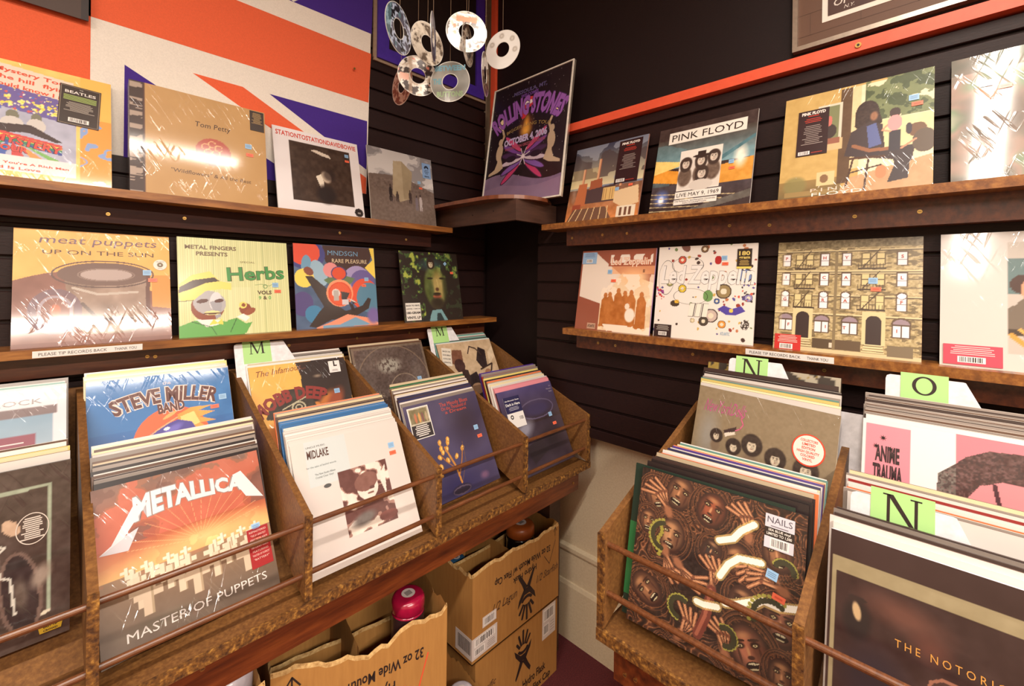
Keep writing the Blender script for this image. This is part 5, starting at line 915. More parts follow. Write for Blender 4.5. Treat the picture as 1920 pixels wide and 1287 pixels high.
A = Art(260, (70, 48, 38)); sw = [(0, (40, 28, 24)), (.35, (70, 44, 32)), (.5, (120, 76, 52)), (.6, (166, 112, 76)), (.7, (96, 58, 42)), (1, (58, 38, 30))]
wv = A.nz(6, 231, 3); wv2 = np.sin((wv*9+A.X*2)*6.28)*.5+.5; C = np.stack([np.interp(wv2, [p for p, _ in sw], [c[i] for _, c in sw]) for i in range(3)], -1); A.a = C
A.ell(.45, .45, .26, .24, (42, 30, 28), 0, .5, .95); A.ell(.62, .70, .14, .14, (44, 34, 32), 0, .5, .9); A.ell(.3, .22, .2, .12, (40, 30, 26), 0, .5, .8); A.ell(.6, .2, .14, .12, (40, 28, 26), 0, .5, .8)
A.mottle(60, 233, 16)
def head(x, y, r, rot, c0=(146, 100, 70)):
    c, s_ = math.cos(R(rot)), math.sin(R(rot)); E = lambda dx, dy, rx, ry, cc, so=0, al=1.: A.ell(x+r*(dx*c-dy*s_), y+r*(dx*s_+dy*c), r*rx, r*ry, cc, rot, so, al)
    for k in range(7): A.ring(x, y+r*.05*k, r*(1.45-.09*k), r*(1.7-.10*k), r*.05, [(110, 70, 48), (46, 30, 26), (84, 54, 40)][k % 3], rot+6*k)
    E(0, 0, .92, 1.15, (60, 38, 32)); E(0, .05, .86, 1.05, c0, .6); E(.35, 0, .4, .9, (84, 52, 40), .8, .7); E(-.1, .62, .5, .22, (186, 134, 92), .8, .7)
    for sx in (-1, 1):
        E(.36*sx, .22, .27, .17, (52, 34, 28), .4); E(.36*sx, .20, .10, .055, (206, 186, 140)); E(.36*sx, .20, .04, .05, (30, 20, 20)); E(.34*sx, .42, .28, .06, (64, 40, 32)); E(.5*sx, -.2, .07, .4, (78, 48, 38), .3)
    E(-.04, -.05, .09, .30, (190, 136, 96), .5); E(0, -.28, .2, .10, (70, 42, 34), .3); E(0, -.62, .36, .20, (36, 20, 20)); E(0, -.52, .27, .045, (206, 194, 160)); E(0, -.74, .22, .035, (190, 176, 140))
    for q in range(5): E(-.24+.12*q, -.53, .012, .05, (60, 36, 30))
for a in ((.12, .84, .09, 20), (.27, .90, .10, -20), (.24, .62, .10, -10, (176, 130, 92)), (.48, .86, .10, -20, (150, 80, 56)), (.08, .66, .07, 0), (.66, .62, .09, 25), (.86, .74, .09, 10), (.70, .40, .09, 0, (96, 66, 54)), (.90, .38, .11, 0, (150, 96, 76)), (.12, .24, .10, 60), (.75, .17, .12, 25, (176, 110, 84)), (.92, .12, .08, 0), (.5, .62, .07, -20, (60, 50, 48))): head(*a)
def fingers(x, y, rot, l=.17, c=(150, 98, 70)):
    for k in range(4):
        a = R(rot+(k-1.5)*13); P3 = [(x, y), (x+l*.55*math.cos(a), y+l*.55*math.sin(a)), (x+l*math.cos(a+.35), y+l*math.sin(a+.35))]
        A.line(P3, .030, (52, 32, 28)); A.line(P3, .020, c); A.line(P3, .007, (206, 150, 108)); A.ell(P3[1][0], P3[1][1], .013, .013, (120, 74, 54), 0, .5)
    A.ell(x-.02*math.cos(R(rot)), y-.02*math.sin(R(rot)), .055, .035, c, rot, .5)
for a in ((.20, .78, 120, .2), (.22, .50, -70), (.32, .46, -40), (.52, .42, 80), (.82, .60, 170), (.88, .56, 160), (.62, .1, 100), (.36, .08, 60), (.70, .80, 100)): fingers(*a)
A.line([(.52, .40), (.50, .24), (.46, .12)], .055, (110, 56, 46)); A.line([(.515, .40), (.495, .24), (.455, .12)], .02, (156, 90, 70)); 
for p in ([(.73, .86), (.66, .80), (.62, .74), (.54, .70)], [(.78, .66), (.66, .64), (.60, .58), (.56, .50)], [(1, .50), (.88, .46), (.80, .46), (.76, .42)], [(.76, .44), (.66, .38), (.60, .36)], [(.56, .32), (.48, .30), (.44, .30)]): A.line(p, .055, (230, 200, 120), .6); A.line(p, .035, (246, 240, 226))
for k in range(10): A.ell(.17+.012*math.sin(k), .66-.02*k, .014, .011, (150, 140, 60))
for cx_, cy_, rr, a0, a1 in ((.85, .38, .12, 60, 200), (.34, .22, .07, 60, 260), (.62, .18, .06, -90, 120), (.20, .60, .1, 100, 260), (.9, .66, .06, 0, 150)):
    for k in range(12): a = R(a0+(a1-a0)*k/11); A.ell(cx_+rr*math.cos(a), cy_+rr*math.sin(a), .012, .011, (156, 150, 70)); A.ell(cx_+rr*.8*math.cos(a), cy_+rr*.8*math.sin(a), .016, .016, (60, 58, 40))
o = sleeve('R', .486, .868, -.728, 13, A, 'brown record crowded with grimacing faces and hands, nearer right bin', GR, 'print_gloss', None, edge=(40, 30, 28), thick=.006, yaw=5, roll=-1)
def f(mb, wx, wz): put_text(mb, 'NAILS', 0, wz*.50, .0115, (90, 84, 96), 'print_gloss', width=wx*1.7, align='C', y=-.0006); micro(mb, -wx*.9, wx*.9, wz*.35, 1, .004, (120, 110, 120), -.0006); rect(mb, -wx, -wz*.32, wx, wz*.22, (44, 34, 32), 'print_gloss', -.0006); put_text(mb, 'SEA BLUE vinyl', 0, wz*.02, .0042, (230, 224, 216), 'print_gloss', align='C', bold=.02, y=-.0009); put_text(mb, 'LIMITED TO 1,500', 0, -wz*.22, .0048, (230, 224, 216), 'print_gloss', width=wx*1.7, align='C', bold=.02, y=-.0009); barcode(mb, -wx*.6, -wz*.92, wx*.7, -wz*.36, -.0006)
sticker(o, None, 'hype_sticker', .248, .240, .296, .300, (206, 204, 214), f, 0, 'silver and black sticker with a barcode'); prices(o, .84, .62, .88, .51, 1, -10)
mb = MB(); mb.box(0, S, 0, .005, 0, S, 'print_gloss', (26, 46, 36)); mb.box(-.0004, .03, -.0004, 0, .04, .19, 'print_gloss', (36, 104, 56)); o = mb.build('record_sleeve'); o.matrix_world = pose('R', .503, .879, -.728, 12.5, 4); tag(o, 'green record jutting out left behind the grimacing faces record', 'record', GR)
stack('R', .482, .886, -.722, 12.5, 17, ['black', 'black', 'dark', 'black', 'beige', 'orange', 'white', 'white', 'cream', 'navy', 'white', 'purple', 'orange', 'red', 'cream', 'teal', 'white'], 'grimacing faces record in its bin', GR, seed=22, slope=.42, yaw=4, pitch=.0052, dt=1.15)
# right bin 2 back: pink and white cover
A = Art(200, (228, 220, 220)); A.rect(.02, 0, .25, .97, (220, 136, 150)); A.rect(.46, 0, 1, 1, (206, 124, 136)); m = A.nz(30, 241, 3)
hp = A.polym([(.37, .62), (.38, .74), (.44, .80), (.50, .87), (.60, .93), (.78, .95), (1, .92), (1, .70), (.86, .76), (.66, .77), (.56, .72), (.50, .62), (.49, .40), (.42, .34), (.38, .44)])
hm = A.nz(95, 244, 1); A.poly([(.50, .0), (.50, .64), (.56, .74), (.66, .79), (.86, .78), (1, .72), (1, 0)], (214, 134, 140)); A.rect(.25, 0, .452, 1, (232, 224, 224)); A.fill(hp, (84, 56, 54)); A.fill(hp & (A.X < .46), (112, 104, 98)); A.mottle(60, 242, 34, hp); A.fill(hp & (hm > .62), (60, 42, 42), .7); A.fill(A.ellm(.5, .72, .2, .2) & hp & (hm < .3), (120, 88, 88), .6)
A.ell(.80, .50, .07, .022, (232, 190, 190)); A.ell(.80, .50, .025, .022, (70, 40, 46)); A.line([(.70, .50), (.78, .53), (.90, .52)], .012, (90, 50, 56)); A.line([(.70, .58), (.80, .63), (.96, .62)], .022, (110, 66, 70)); A.ell(.64, .40, .12, .2, (196, 114, 122), 0, .9, .6)
A.ell(.455, .27, .05, .055, (206, 130, 84)); A.ell(.45, .27, .03, .03, (236, 170, 110), 0, .5)
A.line([(.62, .74), (.65, .56), (.70, .34), (.68, .24), (.60, .36), (.50, .46)], .020, (70, 34, 44)); A.line([(.50, .50), (.56, .44), (.62, .34), (.66, .24)], .014, (70, 34, 44)); A.line([(.62, .48), (.61, .36), (.58, .36)], .018, (70, 34, 44))
def t(mb, m):
    for dx, dz in ((.11, .89), (.075, .83), (.15, .825)):
        for k in range(4): a = R(45*k); c_, s_ = math.cos(a)*.0065, math.sin(a)*.0065; nx, nz_ = -s_*.18, c_*.18; flatpoly(mb, [(S*dx-c_, S*dz-s_), (S*dx+nx, S*dz+nz_), (S*dx+c_, S*dz+s_), (S*dx-nx, S*dz-nz_)], (50, 30, 34), m, -.0008)
    for k, s_ in enumerate(('ANIME', 'TRAUMA', 'DIVORCE')): put_text(mb, s_, S*(.06 if k else .07), S*(.74-.12*k), .031, (48, 28, 34), m, width=S*(.15 if k else .125), bold=.04)
o = sleeve('R', .122, 1.165, -.598, 14, A, 'pink and white record with black capitals and a portrait', GS, 'print_gloss', t, edge=(206, 210, 200))
stack('R', .122, 1.170, -.596, 14, 14, ['white', 'dark', 'grey', 'brown', 'grey', 'dark', 'grey', 'brown', 'grey', 'dark', 'brown', 'grey', 'dark', 'grey'], 'pink and white portrait record', GS, seed=23, slope=.45, pitch=.0058)
# right bin 2 front: dark cover with gold capitals
A = Art(220, (56, 36, 34)); A.mottle(5, 251, 12); A.rect(.0, 0, 1, .86, (56, 36, 34)); A.rect(.01, .80, 1, .875, (150, 136, 104)); A.rect(.01, 0, .03, .86, (150, 136, 104)); A.mottle(20, 252, 10, A.Y < .86); A.ell(.3, .70, .22, .10, (110, 70, 58), -10, .8, .8); A.ell(.4, .6, .1, .08, (100, 56, 46), 0, .8, .7); A.ell(.12, .6, .07, .12, (40, 30, 30), 0, .4); A.ell(.12, .64, .020, .05, (190, 160, 120), 10, .3); A.ell(.12, .70, .04, .012, (50, 36, 34)); A.ell(.2, .35, .18, .2, (46, 34, 42), 0, .6)
A.poly([(.36, .38), (.42, .50), (1, .50), (1, .1), (.40, .1)], (70, 46, 42)); A.line([(.36, .30), (.40, .47), (.44, .50), (1, .50)], .012, (150, 100, 80)); A.rect(.44, .15, 1, .44, (150, 120, 84)); A.rect(.455, .165, 1, .425, (52, 34, 34)); A.poly([(.50, .15), (.50, .40), (.58, .40), (.60, .15)], (190, 150, 100)); A.poly([(.58, .40), (.66, .40), (.68, .30), (.62, .26)], (170, 126, 80)); A.poly([(.70, .40), (.76, .40), (.86, .2), (.96, .15), (.78, .18)], (180, 140, 90)); [A.rect(.505+.02*k, .15, .51+.02*k, .4, (140, 104, 66)) for k in range(4)]; A.poly([(.36, .34), (.32, .2), (.36, .2)], (206, 196, 180)); A.ell(.12, .13, .02, .02, (170, 150, 120))
def t(mb, m): put_text(mb, 'THE NOTORIOUS', S*.27, S*.555, .0115, (206, 146, 70), m, width=S*.44, spacing=1.5)
o = sleeve('R', .133, .872, -.728, 11, A, 'dark brown record with widely spaced gold capitals, right bin', GR, 'print_gloss', t, edge=(220, 214, 222), thick=.007)
stack('R', .135, .880, -.722, 11, 5, ['white', 'white', 'dark', 'grey', 'dark'], 'gold capitals record', GR, seed=24, slope=.45, pitch=.0078)
stack('R', .128, .965, -.70, 13, 9, ['white', 'grey', 'orange', 'white', 'white', 'red', 'white', 'grey', 'cream'], 'large green N card in the right bin', GR, seed=25, slope=.40, pitch=.0075)

# ================================================================ DIVIDER CARDS
def card(wall, a, D, ztop, tilt, w, ch, note0, nw, lh, label, nh=.076, notedrop=.0, flip=False, up=.008):
    """white plastic divider with a raised tab, a green note with a capital letter stuck on it"""
    r = empty('divider_card'); H = .33; r.matrix_world = pose(wall, a, D, ztop-H*math.cos(R(tilt)), tilt)
    mb = MB(); P = [(0, 0), (.31, 0), (.31, H-.095), (w+.024, H-.095), (w-.02, H-.001), (w-.024, H), (.008, H), (.002, H-.003), (0, H-.01)]
    mb.prism([(x, 0, z) for x, z in P], (0, .0012, 0), 'white_plastic'); mb.build('plastic_card', r)
    mb = MB(); mb.box(note0, note0+nw, -.0007, -.0002, H+up-nh, H+up, 'print_matte', (172, 218, 138)); serif(mb, ch, note0+(nw-lh*(.98 if ch != 'M' else 1.14))/2, H+up-lh-.006, lh, y=-.0009); q = mb.build('letter_note', r); q['label'] = 'pale green note with a black capital'
    return tag(r, label, 'divider card', 'letter cards in the bins')
card('L', .398, 1.492, -.212, 22, .168, 'M', .024, .082, .040, 'white tab with green M note behind the yellow two-faces record')
card('L', 1.137, 1.506, -.214, 20, .155, 'M', .022, .085, .040, 'white tab with green M note, nearest the wall corner')
card('R', .430, 1.262, -.210, 12, .150, 'N', .018, .080, .052, 'small white tab with green N note under the right ledge')
card('R', .092, 1.285, -.205, 10, .150, 'O', .026, .078, .040, 'white tab with green O note under the right ledge')
card('R', .115, .940, -.370, 11, .155, 'N', .028, .082, .052, 'large white tab with green N note in front of pink record', up=.016)

# ================================================================ CONCERT POSTER
A = Art(240, (30, 16, 24), ar=1.23); A.dots(170, .0012, .003, [(230, 220, 220), (170, 150, 160)], 301, (0, .2, 1, 1))
A.fill((A.Y < .20+.05*np.sin(A.X*5+.6)), (126, 104, 136)); A.mottle(9, 302, 14, A.Y < .25); A.fill((A.Y < .13+.02*np.sin(A.X*7)), (150, 122, 150), .6)
ax, ay = .50, .36
for sx in (-1, 1):
    for k in range(6):
        dz_ = (k-2.5)*.030; A.ell(ax+sx*.145, ay+dz_*1.6, .15, .030, (60, 30, 60), sx*(k-2.5)*13); A.ell(ax+sx*.145, ay+dz_*1.6, .138, .021, [(190, 60, 110), (130, 90, 170), (206, 190, 206), (70, 40, 80), (120, 70, 150), (196, 70, 116)][k], sx*(k-2.5)*13)
    A.ell(ax+sx*.16, ay, .07, .026, (40, 22, 40))
for k in range(8): A.line([(ax, ay), (ax+.09*math.cos(R(45*k+22)), ay+.07*math.sin(R(45*k+22)))], .008, (214, 200, 214))
A.ell(ax, ay, .03, .025, (236, 220, 230), 0, .5)
for sx in (-1, 1):        # two pale kneeling figures holding up discs
    X = lambda v: .5+sx*v
    A.poly([(X(.37), .44), (X(.30), .46), (X(.30), .38), (X(.26), .30), (X(.33), .27), (X(.46), .25), (X(.46), .27), (X(.38), .30), (X(.35), .36)], (190, 166, 140)); A.ell(X(.335), .44, .045, .07, (190, 166, 140), sx*10); A.ell(X(.33), .525, .03, .03, (190, 166, 140)); A.line([(X(.34), .49), (X(.29), .57), (X(.33), .64)], .024, (190, 166, 140)); A.ell(X(.335), .675, .052, .05, (236, 214, 170))
A.ell(.50, .60, .12, .13, (160, 90, 40), 0, .9, .9); A.ell(.50, .57, .09, .07, (240, 180, 70), 0, .9); A.ell(.50, .62, .05, .10, (230, 160, 60), 0, .9)
A.ell(.50, .80, .085, .045, (206, 60, 66)); A.ell(.50, .80, .06, .018, (236, 220, 220)); A.ell(.46, .73, .045, .06, (196, 50, 60), -30)
pw, ph = .47, .58
mb = MB(); mb.box(0, pw, .0006, .012, 0, ph, 'silver'); mb.box(0, .006, -.004, .0006, 0, ph, 'white_paint'); mb.box(pw-.006, pw, -.004, .0006, 0, ph, 'white_paint'); mb.box(.006, pw-.006, -.004, .0006, 0, .006, 'white_paint'); mb.box(.006, pw-.006, -.004, .0006, ph-.006, ph, 'white_paint')
PO = empty('concert_poster'); PO.matrix_world = pose('R', 1.556, 1.392, .338, 8.2); mb.build('frame', PO)
mb = MB(); add_art(mb, A, .006, .006, pw-.006, ph-.006, 'print_gloss')
pu, gy = (150, 92, 176), 'print_gloss'
put_text(mb, 'MISSOULA, MT,', pw*.50, ph*.885, .018, (96, 84, 130), gy, width=pw*.42, align='C', bold=.03); put_text(mb, 'WELCOMES', pw*.50, ph*.85, .015, (120, 76, 160), gy, width=pw*.22, align='C', bold=.03)
wv_ = lambda V: arch(.30)(V-np.array([V[:, 0].max()/2, 0]))
put_text(mb, 'ROLLING STONES', pw*.5, ph*.705, .085, pu, gy, width=pw*.84, bold=.05, warp=wv_, outline=(.03, (70, 36, 90)))
put_text(mb, 'A BIGGER BANG TOUR', pw*.5, ph*.60, .016, (170, 140, 80), gy, width=pw*.62, align='L', warp=lambda V: arch(.4)(V-np.array([V[:, 0].max()/2, 0])))
put_text(mb, 'OCTOBER 4, 2006', pw*.50, ph*.485, .030, (190, 176, 214), gy, width=pw*.54, align='C', bold=.05, rot=2); put_text(mb, 'WASHINGTON GRIZZLY STADIUM', pw*.5, ph*.445, .013, (160, 80, 96), gy, width=pw*.50, align='C', bold=.03, rot=2)
mb.build('print', PO); tag(PO, 'white-edged black and purple concert poster leaning on the corner shelf', 'poster')

# ================================================================ HANGING DISCS
DISCS = [  # x, y, z, turn, base colour, accent colours, label
    (.594, .980, .627, 58, (178, 190, 214), [(30, 28, 34), (60, 56, 70), (90, 120, 130)], 'blue-grey disc with black figures, leftmost hanging at the top'),
    (.744, 1.071, .682, 40, (196, 184, 168), [(110, 96, 84), (226, 216, 200), (80, 66, 60)], 'beige hanging disc with soft grey figures behind a thin one'),
    (.690, .968, .640, 83, (90, 100, 120), [(50, 54, 70), (150, 160, 180)], 'hanging disc seen almost edge-on, dark blue'),
    (.833, 1.004, .727, 6, (230, 224, 214), [(90, 74, 64), (180, 164, 150), (224, 110, 66)], 'white disc with crowd print and orange band, top middle'),
    (.850, 1.018, .700, 74, (206, 190, 170), [(60, 44, 40), (120, 96, 80)], 'narrow beige disc hanging behind the orange-banded one'),
    (.970, .992, .723, 28, (230, 228, 224), [(190, 184, 176), (150, 140, 130)], 'plain pale disc with small round dents, rightmost'),
    (.754, 1.134, .612, 12, (230, 224, 214), [(60, 44, 40), (190, 170, 150), (226, 140, 120)], 'white disc with sepia portraits, lower left of the cluster'),
    (.755, 1.222, .610, 60, (60, 50, 48), [(150, 140, 130), (30, 26, 26)], 'dark disc half hidden behind the sepia portrait disc'),
    (.811, 1.051, .588, -16, (120, 116, 108), [(150, 190, 200), (170, 200, 160), (96, 90, 84)], 'grey disc with blue-green capitals, lowest of the cluster'),
    (.860, .950, .594, 80, (180, 150, 120), [(110, 66, 50), (70, 50, 44), (206, 190, 160)], 'brown narrow disc hanging low beside the plain pale disc')]
for k, (x, y, z, turn, base, acc, lab) in enumerate(DISCS):
    r = empty('hanging_disc', (x, y, ZC+z)); r.rotation_euler = (0, R([4, 0, 0, 0, 3, 0, 0, -4, 0, 0][k]), math.atan2(-x, y)+R(turn if k not in (5, 7) else -turn))
    A = Art(120, base); q = A.nz(7, 400+k, 3); 
    if k not in (5, 8):
        A.fill(q > .56, acc[0]); A.fill((q < .42), acc[1], .8); A.dots(26, .02, .05, acc+[base], 410+k); A.mottle(18, 420+k, 14)
    if k == 3: A.rect(.25, .74, .75, .86, (230, 116, 70)); A.rect(.3, .9, .7, .93, (240, 236, 230))
    if k == 5: A.mottle(3, 430, 10); [A.ell(.5+.36*math.cos(R(a)), .5+.36*math.sin(R(a)), .085, .085, (176, 168, 158), 0, .4) for a in (150, 95, 40, -10)]; [A.ell(.5+.36*math.cos(R(a)), .5+.36*math.sin(R(a)), .05, .05, (214, 208, 200), 0, .5) for a in (150, 95, 40, -10)]
    if k == 6: A.rect(.05, .35, .28, .50, (232, 180, 160)); A.fill((A.X > .28) & (A.X < .36), (176, 150, 126), .7)
    if k == 0: A.rect(0, 0, .2, 1, (110, 150, 160), .6)
    if k == 8: A.mottle(4, 440, 26)
    ro, ri = .06, .0228; mb = MB(); nr, na = 14, 96; V = []; C = []
    for i in range(nr+1):
        rr = ri+(ro-ri)*i/nr
        for j in range(na):
            a = 2*math.pi*j/na; V.append((rr*math.cos(a), -.0006, rr*math.sin(a))); u = int(round((.5+.5*rr/ro*math.cos(a))*A.n)); v = int(round((.5+.5*rr/ro*math.sin(a))*A.m)); C.append(A.a[v, u] if .001 < i/nr < .97 and i > 0 else (222, 218, 210))
    F = [(i*na+j, i*na+(j+1) % na, (i+1)*na+(j+1) % na, (i+1)*na+j) for i in range(nr) for j in range(na)]; mb.add(V, F, 'disc_print', colors=C)
    for (ra, ya, rb, yb) in ((ri, .0006, ro, .0006), (ro, -.0006, ro, .0006), (ri, -.0006, ri, .0006)):
        V = [(rr*math.cos(2*math.pi*j/na), yy, rr*math.sin(2*math.pi*j/na)) for rr, yy in ((ra, ya), (rb, yb)) for j in range(na)]; mb.add(V, [(j, (j+1) % na, na+(j+1) % na, na+j) for j in range(na)], 'disc_print', (206, 202, 196))
    if k == 8:
        put_text(mb, 'BETWEEN', 0, .033, .015, (96, 140, 156), 'disc_print', width=.092, align='C', bold=.05, y=-.0010); put_text(mb, 'THE', -.052, -.006, .016, (96, 140, 150), 'disc_print', width=.026, bold=.05, y=-.0010); put_text(mb, 'BUTTONS', 0, -.044, .015, (130, 150, 110), 'disc_print', width=.080, align='C', bold=.05, y=-.0010)
    mb.build('disc', r)
    mb = MB(); mb.tube((0, 0, .0585), (0, 0, 1.55-z), .0006, 'thread', n=6); mb.build('string', r)
    tag(r, lab, 'disc', 'discs hanging on strings in the corner')

# ================================================================ CARDBOARD BOXES UNDER THE LEFT BINS
def jag(n, amp, seed):
    rg = random.Random(seed); v = [0.]
    for _ in range(n): v.append(max(-1.6, min(1.6, v[-1]*.8+rg.uniform(-1, 1))))
    return [amp*q for q in v]
def wall_slab(mb, p0, p1, z0, tops, th, torn=True):
    """upright sheet from p0 to p1 (x, y) with a ragged top edge; its thickness goes to the left of the walking direction"""
    p0 = np.array(p0, float); p1 = np.array(p1, float); d = (p1-p0)/np.linalg.norm(p1-p0); nrm = np.array([-d[1], d[0]])*th; n = len(tops)-1
    for s_, mat in ((0, 'cardboard'), (1, 'cardboard')):
        V = []
        for i in range(n+1):
            q = p0+(p1-p0)*i/n+nrm*s_; V += [(q[0], q[1], z0), (q[0], q[1], tops[i]-(.010 if torn and s_ == 0 else 0))]
        mb.add(V, [(2*i, 2*i+2, 2*i+3, 2*i+1) for i in range(n)], mat)
    V = []
    for i in range(n+1):
        a = p0+(p1-p0)*i/n; b = a+nrm; V += [(a[0], a[1], tops[i]-(.010 if torn else 0)), (b[0], b[1], tops[i])]
    mb.add(V, [(2*i, 2*i+2, 2*i+3, 2*i+1) for i in range(n)], 'torn_card' if torn else 'cardboard')
def carton(name_label, loc, rz, w, d, h, prof=None, seed=1, open_top=True, torn=.010, printing=None):
    r = empty('cardboard_box', loc, R(rz)); mb = MB(); th = .004; N = 26
    pf = prof or (lambda side, t: 0.)
    if open_top:
        for side, (a, b) in enumerate((((0, 0), (w, 0)), ((w, 0), (w, d)), ((w, d), (0, d)), ((0, d), (0, 0)))):
            j = jag(N, torn, seed+side); wall_slab(mb, a, b, 0, [h+pf(side, i/N)+(j[i] if 0 < i < N else 0) for i in range(N+1)], th)
        mb.box(0, w, 0, d, 0, th, 'cardboard')
    else:
        mb.box(0, w, 0, d, 0, h, 'cardboard'); mb.box(0, w, d/2-.001, d/2+.001, h, h+.0006, 'torn_card')
    if printing: printing(mb)
    mb.build('carton', r); tag(r, name_label, 'cardboard box', 'cardboard boxes under the left bins'); return r
def figure_logo(mb, cx, cz, s, up=True, y=-.001):
    k = 'ink'; sg = 1 if up else -1
    P = lambda pts: flatpoly(mb, [(cx+a*s*sg, cz+b*s*sg) for a, b in pts], (255, 255, 255), k, y)
    for q in range(5):
        a = R(52+19*q); c, n = math.cos(a), math.sin(a); l0, l1 = .18, (.40, .48, .52, .48, .36)[q]; px, pz = -n*.030, c*.030
        P([(c*l0*1.0-px, .05+n*l0-pz), (c*l0+px, .05+n*l0+pz), (c*l1+px, .05+n*l1+pz), (c*(l1+.02), .05+n*(l1+.02)), (c*l1-px, .05+n*l1-pz)])
    for q in range(8):         # palm: a smile-shaped band joining the arms
        a0, a1 = R(200+17.5*q), R(200+17.5*(q+1)); P([(.20*math.cos(a0), .18+.16*math.sin(a0)), (.20*math.cos(a1), .18+.16*math.sin(a1)), (.14*math.cos(a1), .18+.09*math.sin(a1)), (.14*math.cos(a0), .18+.09*math.sin(a0))])
    P([(-.30, .22), (-.22, .14), (-.08, .0), (.08, .0), (.22, .14), (.30, .22), (.26, .06), (.10, -.14), (-.10, -.14), (-.26, .06)])
    P([(-.10, -.12), (.02, -.16), (-.16, -.42), (-.24, -.52), (-.26, -.46), (-.18, -.30)]); P([(.10, -.12), (-.02, -.16), (.16, -.42), (.24, -.52), (.28, -.44), (.18, -.28)])
def ship_label(parent, x0, z0, x1, z1, side=None, seed=2):
    mb = MB(); mb.box(x0, x1, -.0009, -.0003, z0, z1, 'print_matte', (214, 204, 200)); w_, h_ = x1-x0, z1-z0
    barcode(mb, x0+w_*.08, z0+h_*.55, x0+w_*.92, z0+h_*.93, -.0011, seed); barcode(mb, x0+w_*.08, z0+h_*.12, x0+w_*.5, z0+h_*.45, -.0011, seed+1); micro(mb, x0+w_*.55, x1-w_*.05, z0+h_*.42, 4, h_*.09, (120, 100, 96), -.0011)
    o = mb.build('shipping_label', parent); o['label'] = 'white label with barcodes'; return o
inkc = (255, 255, 255)
def upside(mb, s_, xr, z, h, width, mat='ink', shear=0): put_text(mb, s_, xr, z+h, h, inkc, mat, width=width, rot=180, y=-.0008, bold=.02, shear=shear)
# stack on the right: lower closed box, upper torn one
w, h = .457, .298
def pr_(mb):
    figure_logo(mb, .235, .185, .155, True); put_text(mb, 'Hydro Flask', .30, .055, .030, inkc, 'ink', width=.13, y=-.0008, bold=.02, align='C'); put_text(mb, 'Wide Mouth w/ Flex Cap', .245, .012, .026, inkc, 'ink', width=.30, y=-.0008, bold=.02, align='C')
    put_text(mb, 'Pacific', .02, .17, .022, inkc, 'dark_stain', y=-.0008, shear=.3); put_text(mb, '1/2 Alpine', .02, .10, .022, inkc, 'dark_stain', y=-.0008, shear=.3)
rb = carton('closed brown cardboard box, lower one of the right stack', (.985, 1.105, .001), 0, .437, .30, .298, open_top=False, printing=pr_)
ship_label(rb, .345, .17, .425, .29); 
def pr_(mb):
    upside(mb, '32 oz Wide Mouth w/ Flex Cap', w*.88, h*.70, .024, w*.66); upside(mb, 'Hydro Flask', w*.70, h*.585, .022, w*.28); figure_logo(mb, w*.585, h*.36, .165, False)
    put_text(mb, '1/2 Lagun', w*.20, h*.42, .030, inkc, 'dark_stain', y=-.0008, shear=.3, width=w*.26); put_text(mb, '1/2 Starfish', w*.70, h*.40, .028, inkc, 'dark_stain', y=-.0008, shear=.3, width=w*.28)
    stroke(mb, [(w*.80, h*.68), (w*.87, h*.54), (w*.95, h*.80)], .0022, inkc, 'dark_stain', -.0008); stroke(mb, [(w*.945, h*.86), (w*.945, h*.97)], .0022, inkc, 'ink', -.0008); stroke(mb, [(w*.925, h*.92), (w*.945, h*.975), (w*.965, h*.92)], .0022, inkc, 'ink', -.0008)
ra = carton('torn open cardboard box, upper one of the right stack', (.965, 1.10, .300), 0, w, .31, h, seed=5, torn=.006, printing=pr_)
ship_label(ra, 0, .015, w*.25, .085, 3); 
mb = MB(); mb.box(w*.10, w*.24, -.0009, -.0003, .10, .135, 'print_matte', (214, 204, 200)); barcode(mb, w*.11, .104, w*.23, .131, -.0011, 9); mb.build('shipping_label', ra)
mb = MB(); mb.box(-.0009, -.0003, 0, .085, .015, .085, 'print_matte', (204, 194, 190)); [mb.box(-.0011, -.0009, .008+.006*k, .011+.006*k, .03, .075, 'ink') for k in range(11)]; mb.build('shipping_label', ra)
mb = MB(); wall_slab(mb, (w*.50, .01), (w*.50, .30), .02, [h-.03+v for v in jag(12, .004, 3)], .003); mb.build('cardboard_insert', ra)
mb = MB(); wall_slab(mb, (.01, .155), (w-.01, .155), .02, [h-.05+v for v in jag(12, .004, 4)], .003); mb.build('cardboard_insert', ra)
# stack in the middle
rl = carton('closed cardboard box under the wide torn box', (.36, 1.108, .001), -10.9, .45, .30, .332, open_top=False)
wc, hc = .452, .302
def pr_(mb):
    upside(mb, '32 oz Wide Mouth w/ Flex Cap', wc*.84, hc*.60, .028, wc*.76); upside(mb, 'Hydro Flask', wc*.66, hc*.43, .026, wc*.32); figure_logo(mb, wc*.52, hc*.20, .16, False)
    stroke(mb, [(wc*.72, hc*.42), (wc*.79, hc*.24), (wc*.87, hc*.62)], .004, inkc, 'red_trim', -.0008); stroke(mb, [(wc*.10, hc*.80), (wc*.10, hc*.96)], .004, inkc, 'ink', -.0008); stroke(mb, [(wc*.06, hc*.88), (wc*.10, hc*.965), (wc*.14, hc*.88)], .004, inkc, 'ink', -.0008)
rc = carton('wide torn open cardboard box holding the pink-lidded flask', (.354, 1.105, .334), -10.9, wc, .31, hc, prof=lambda side, t: (.018*(1-t) if side == 0 else (.018*t if side == 2 else (.018 if side == 3 else 0)))-(.042*math.sin(t*3.1)**1.5 if side == 0 and 0 < t < 1 else 0), seed=11, torn=.010, printing=pr_)
mb = MB(); wall_slab(mb, (wc*.45, .01), (wc*.45, .30), .02, [hc-.012+v for v in jag(12, .004, 7)], .003); mb.build('cardboard_insert', rc)
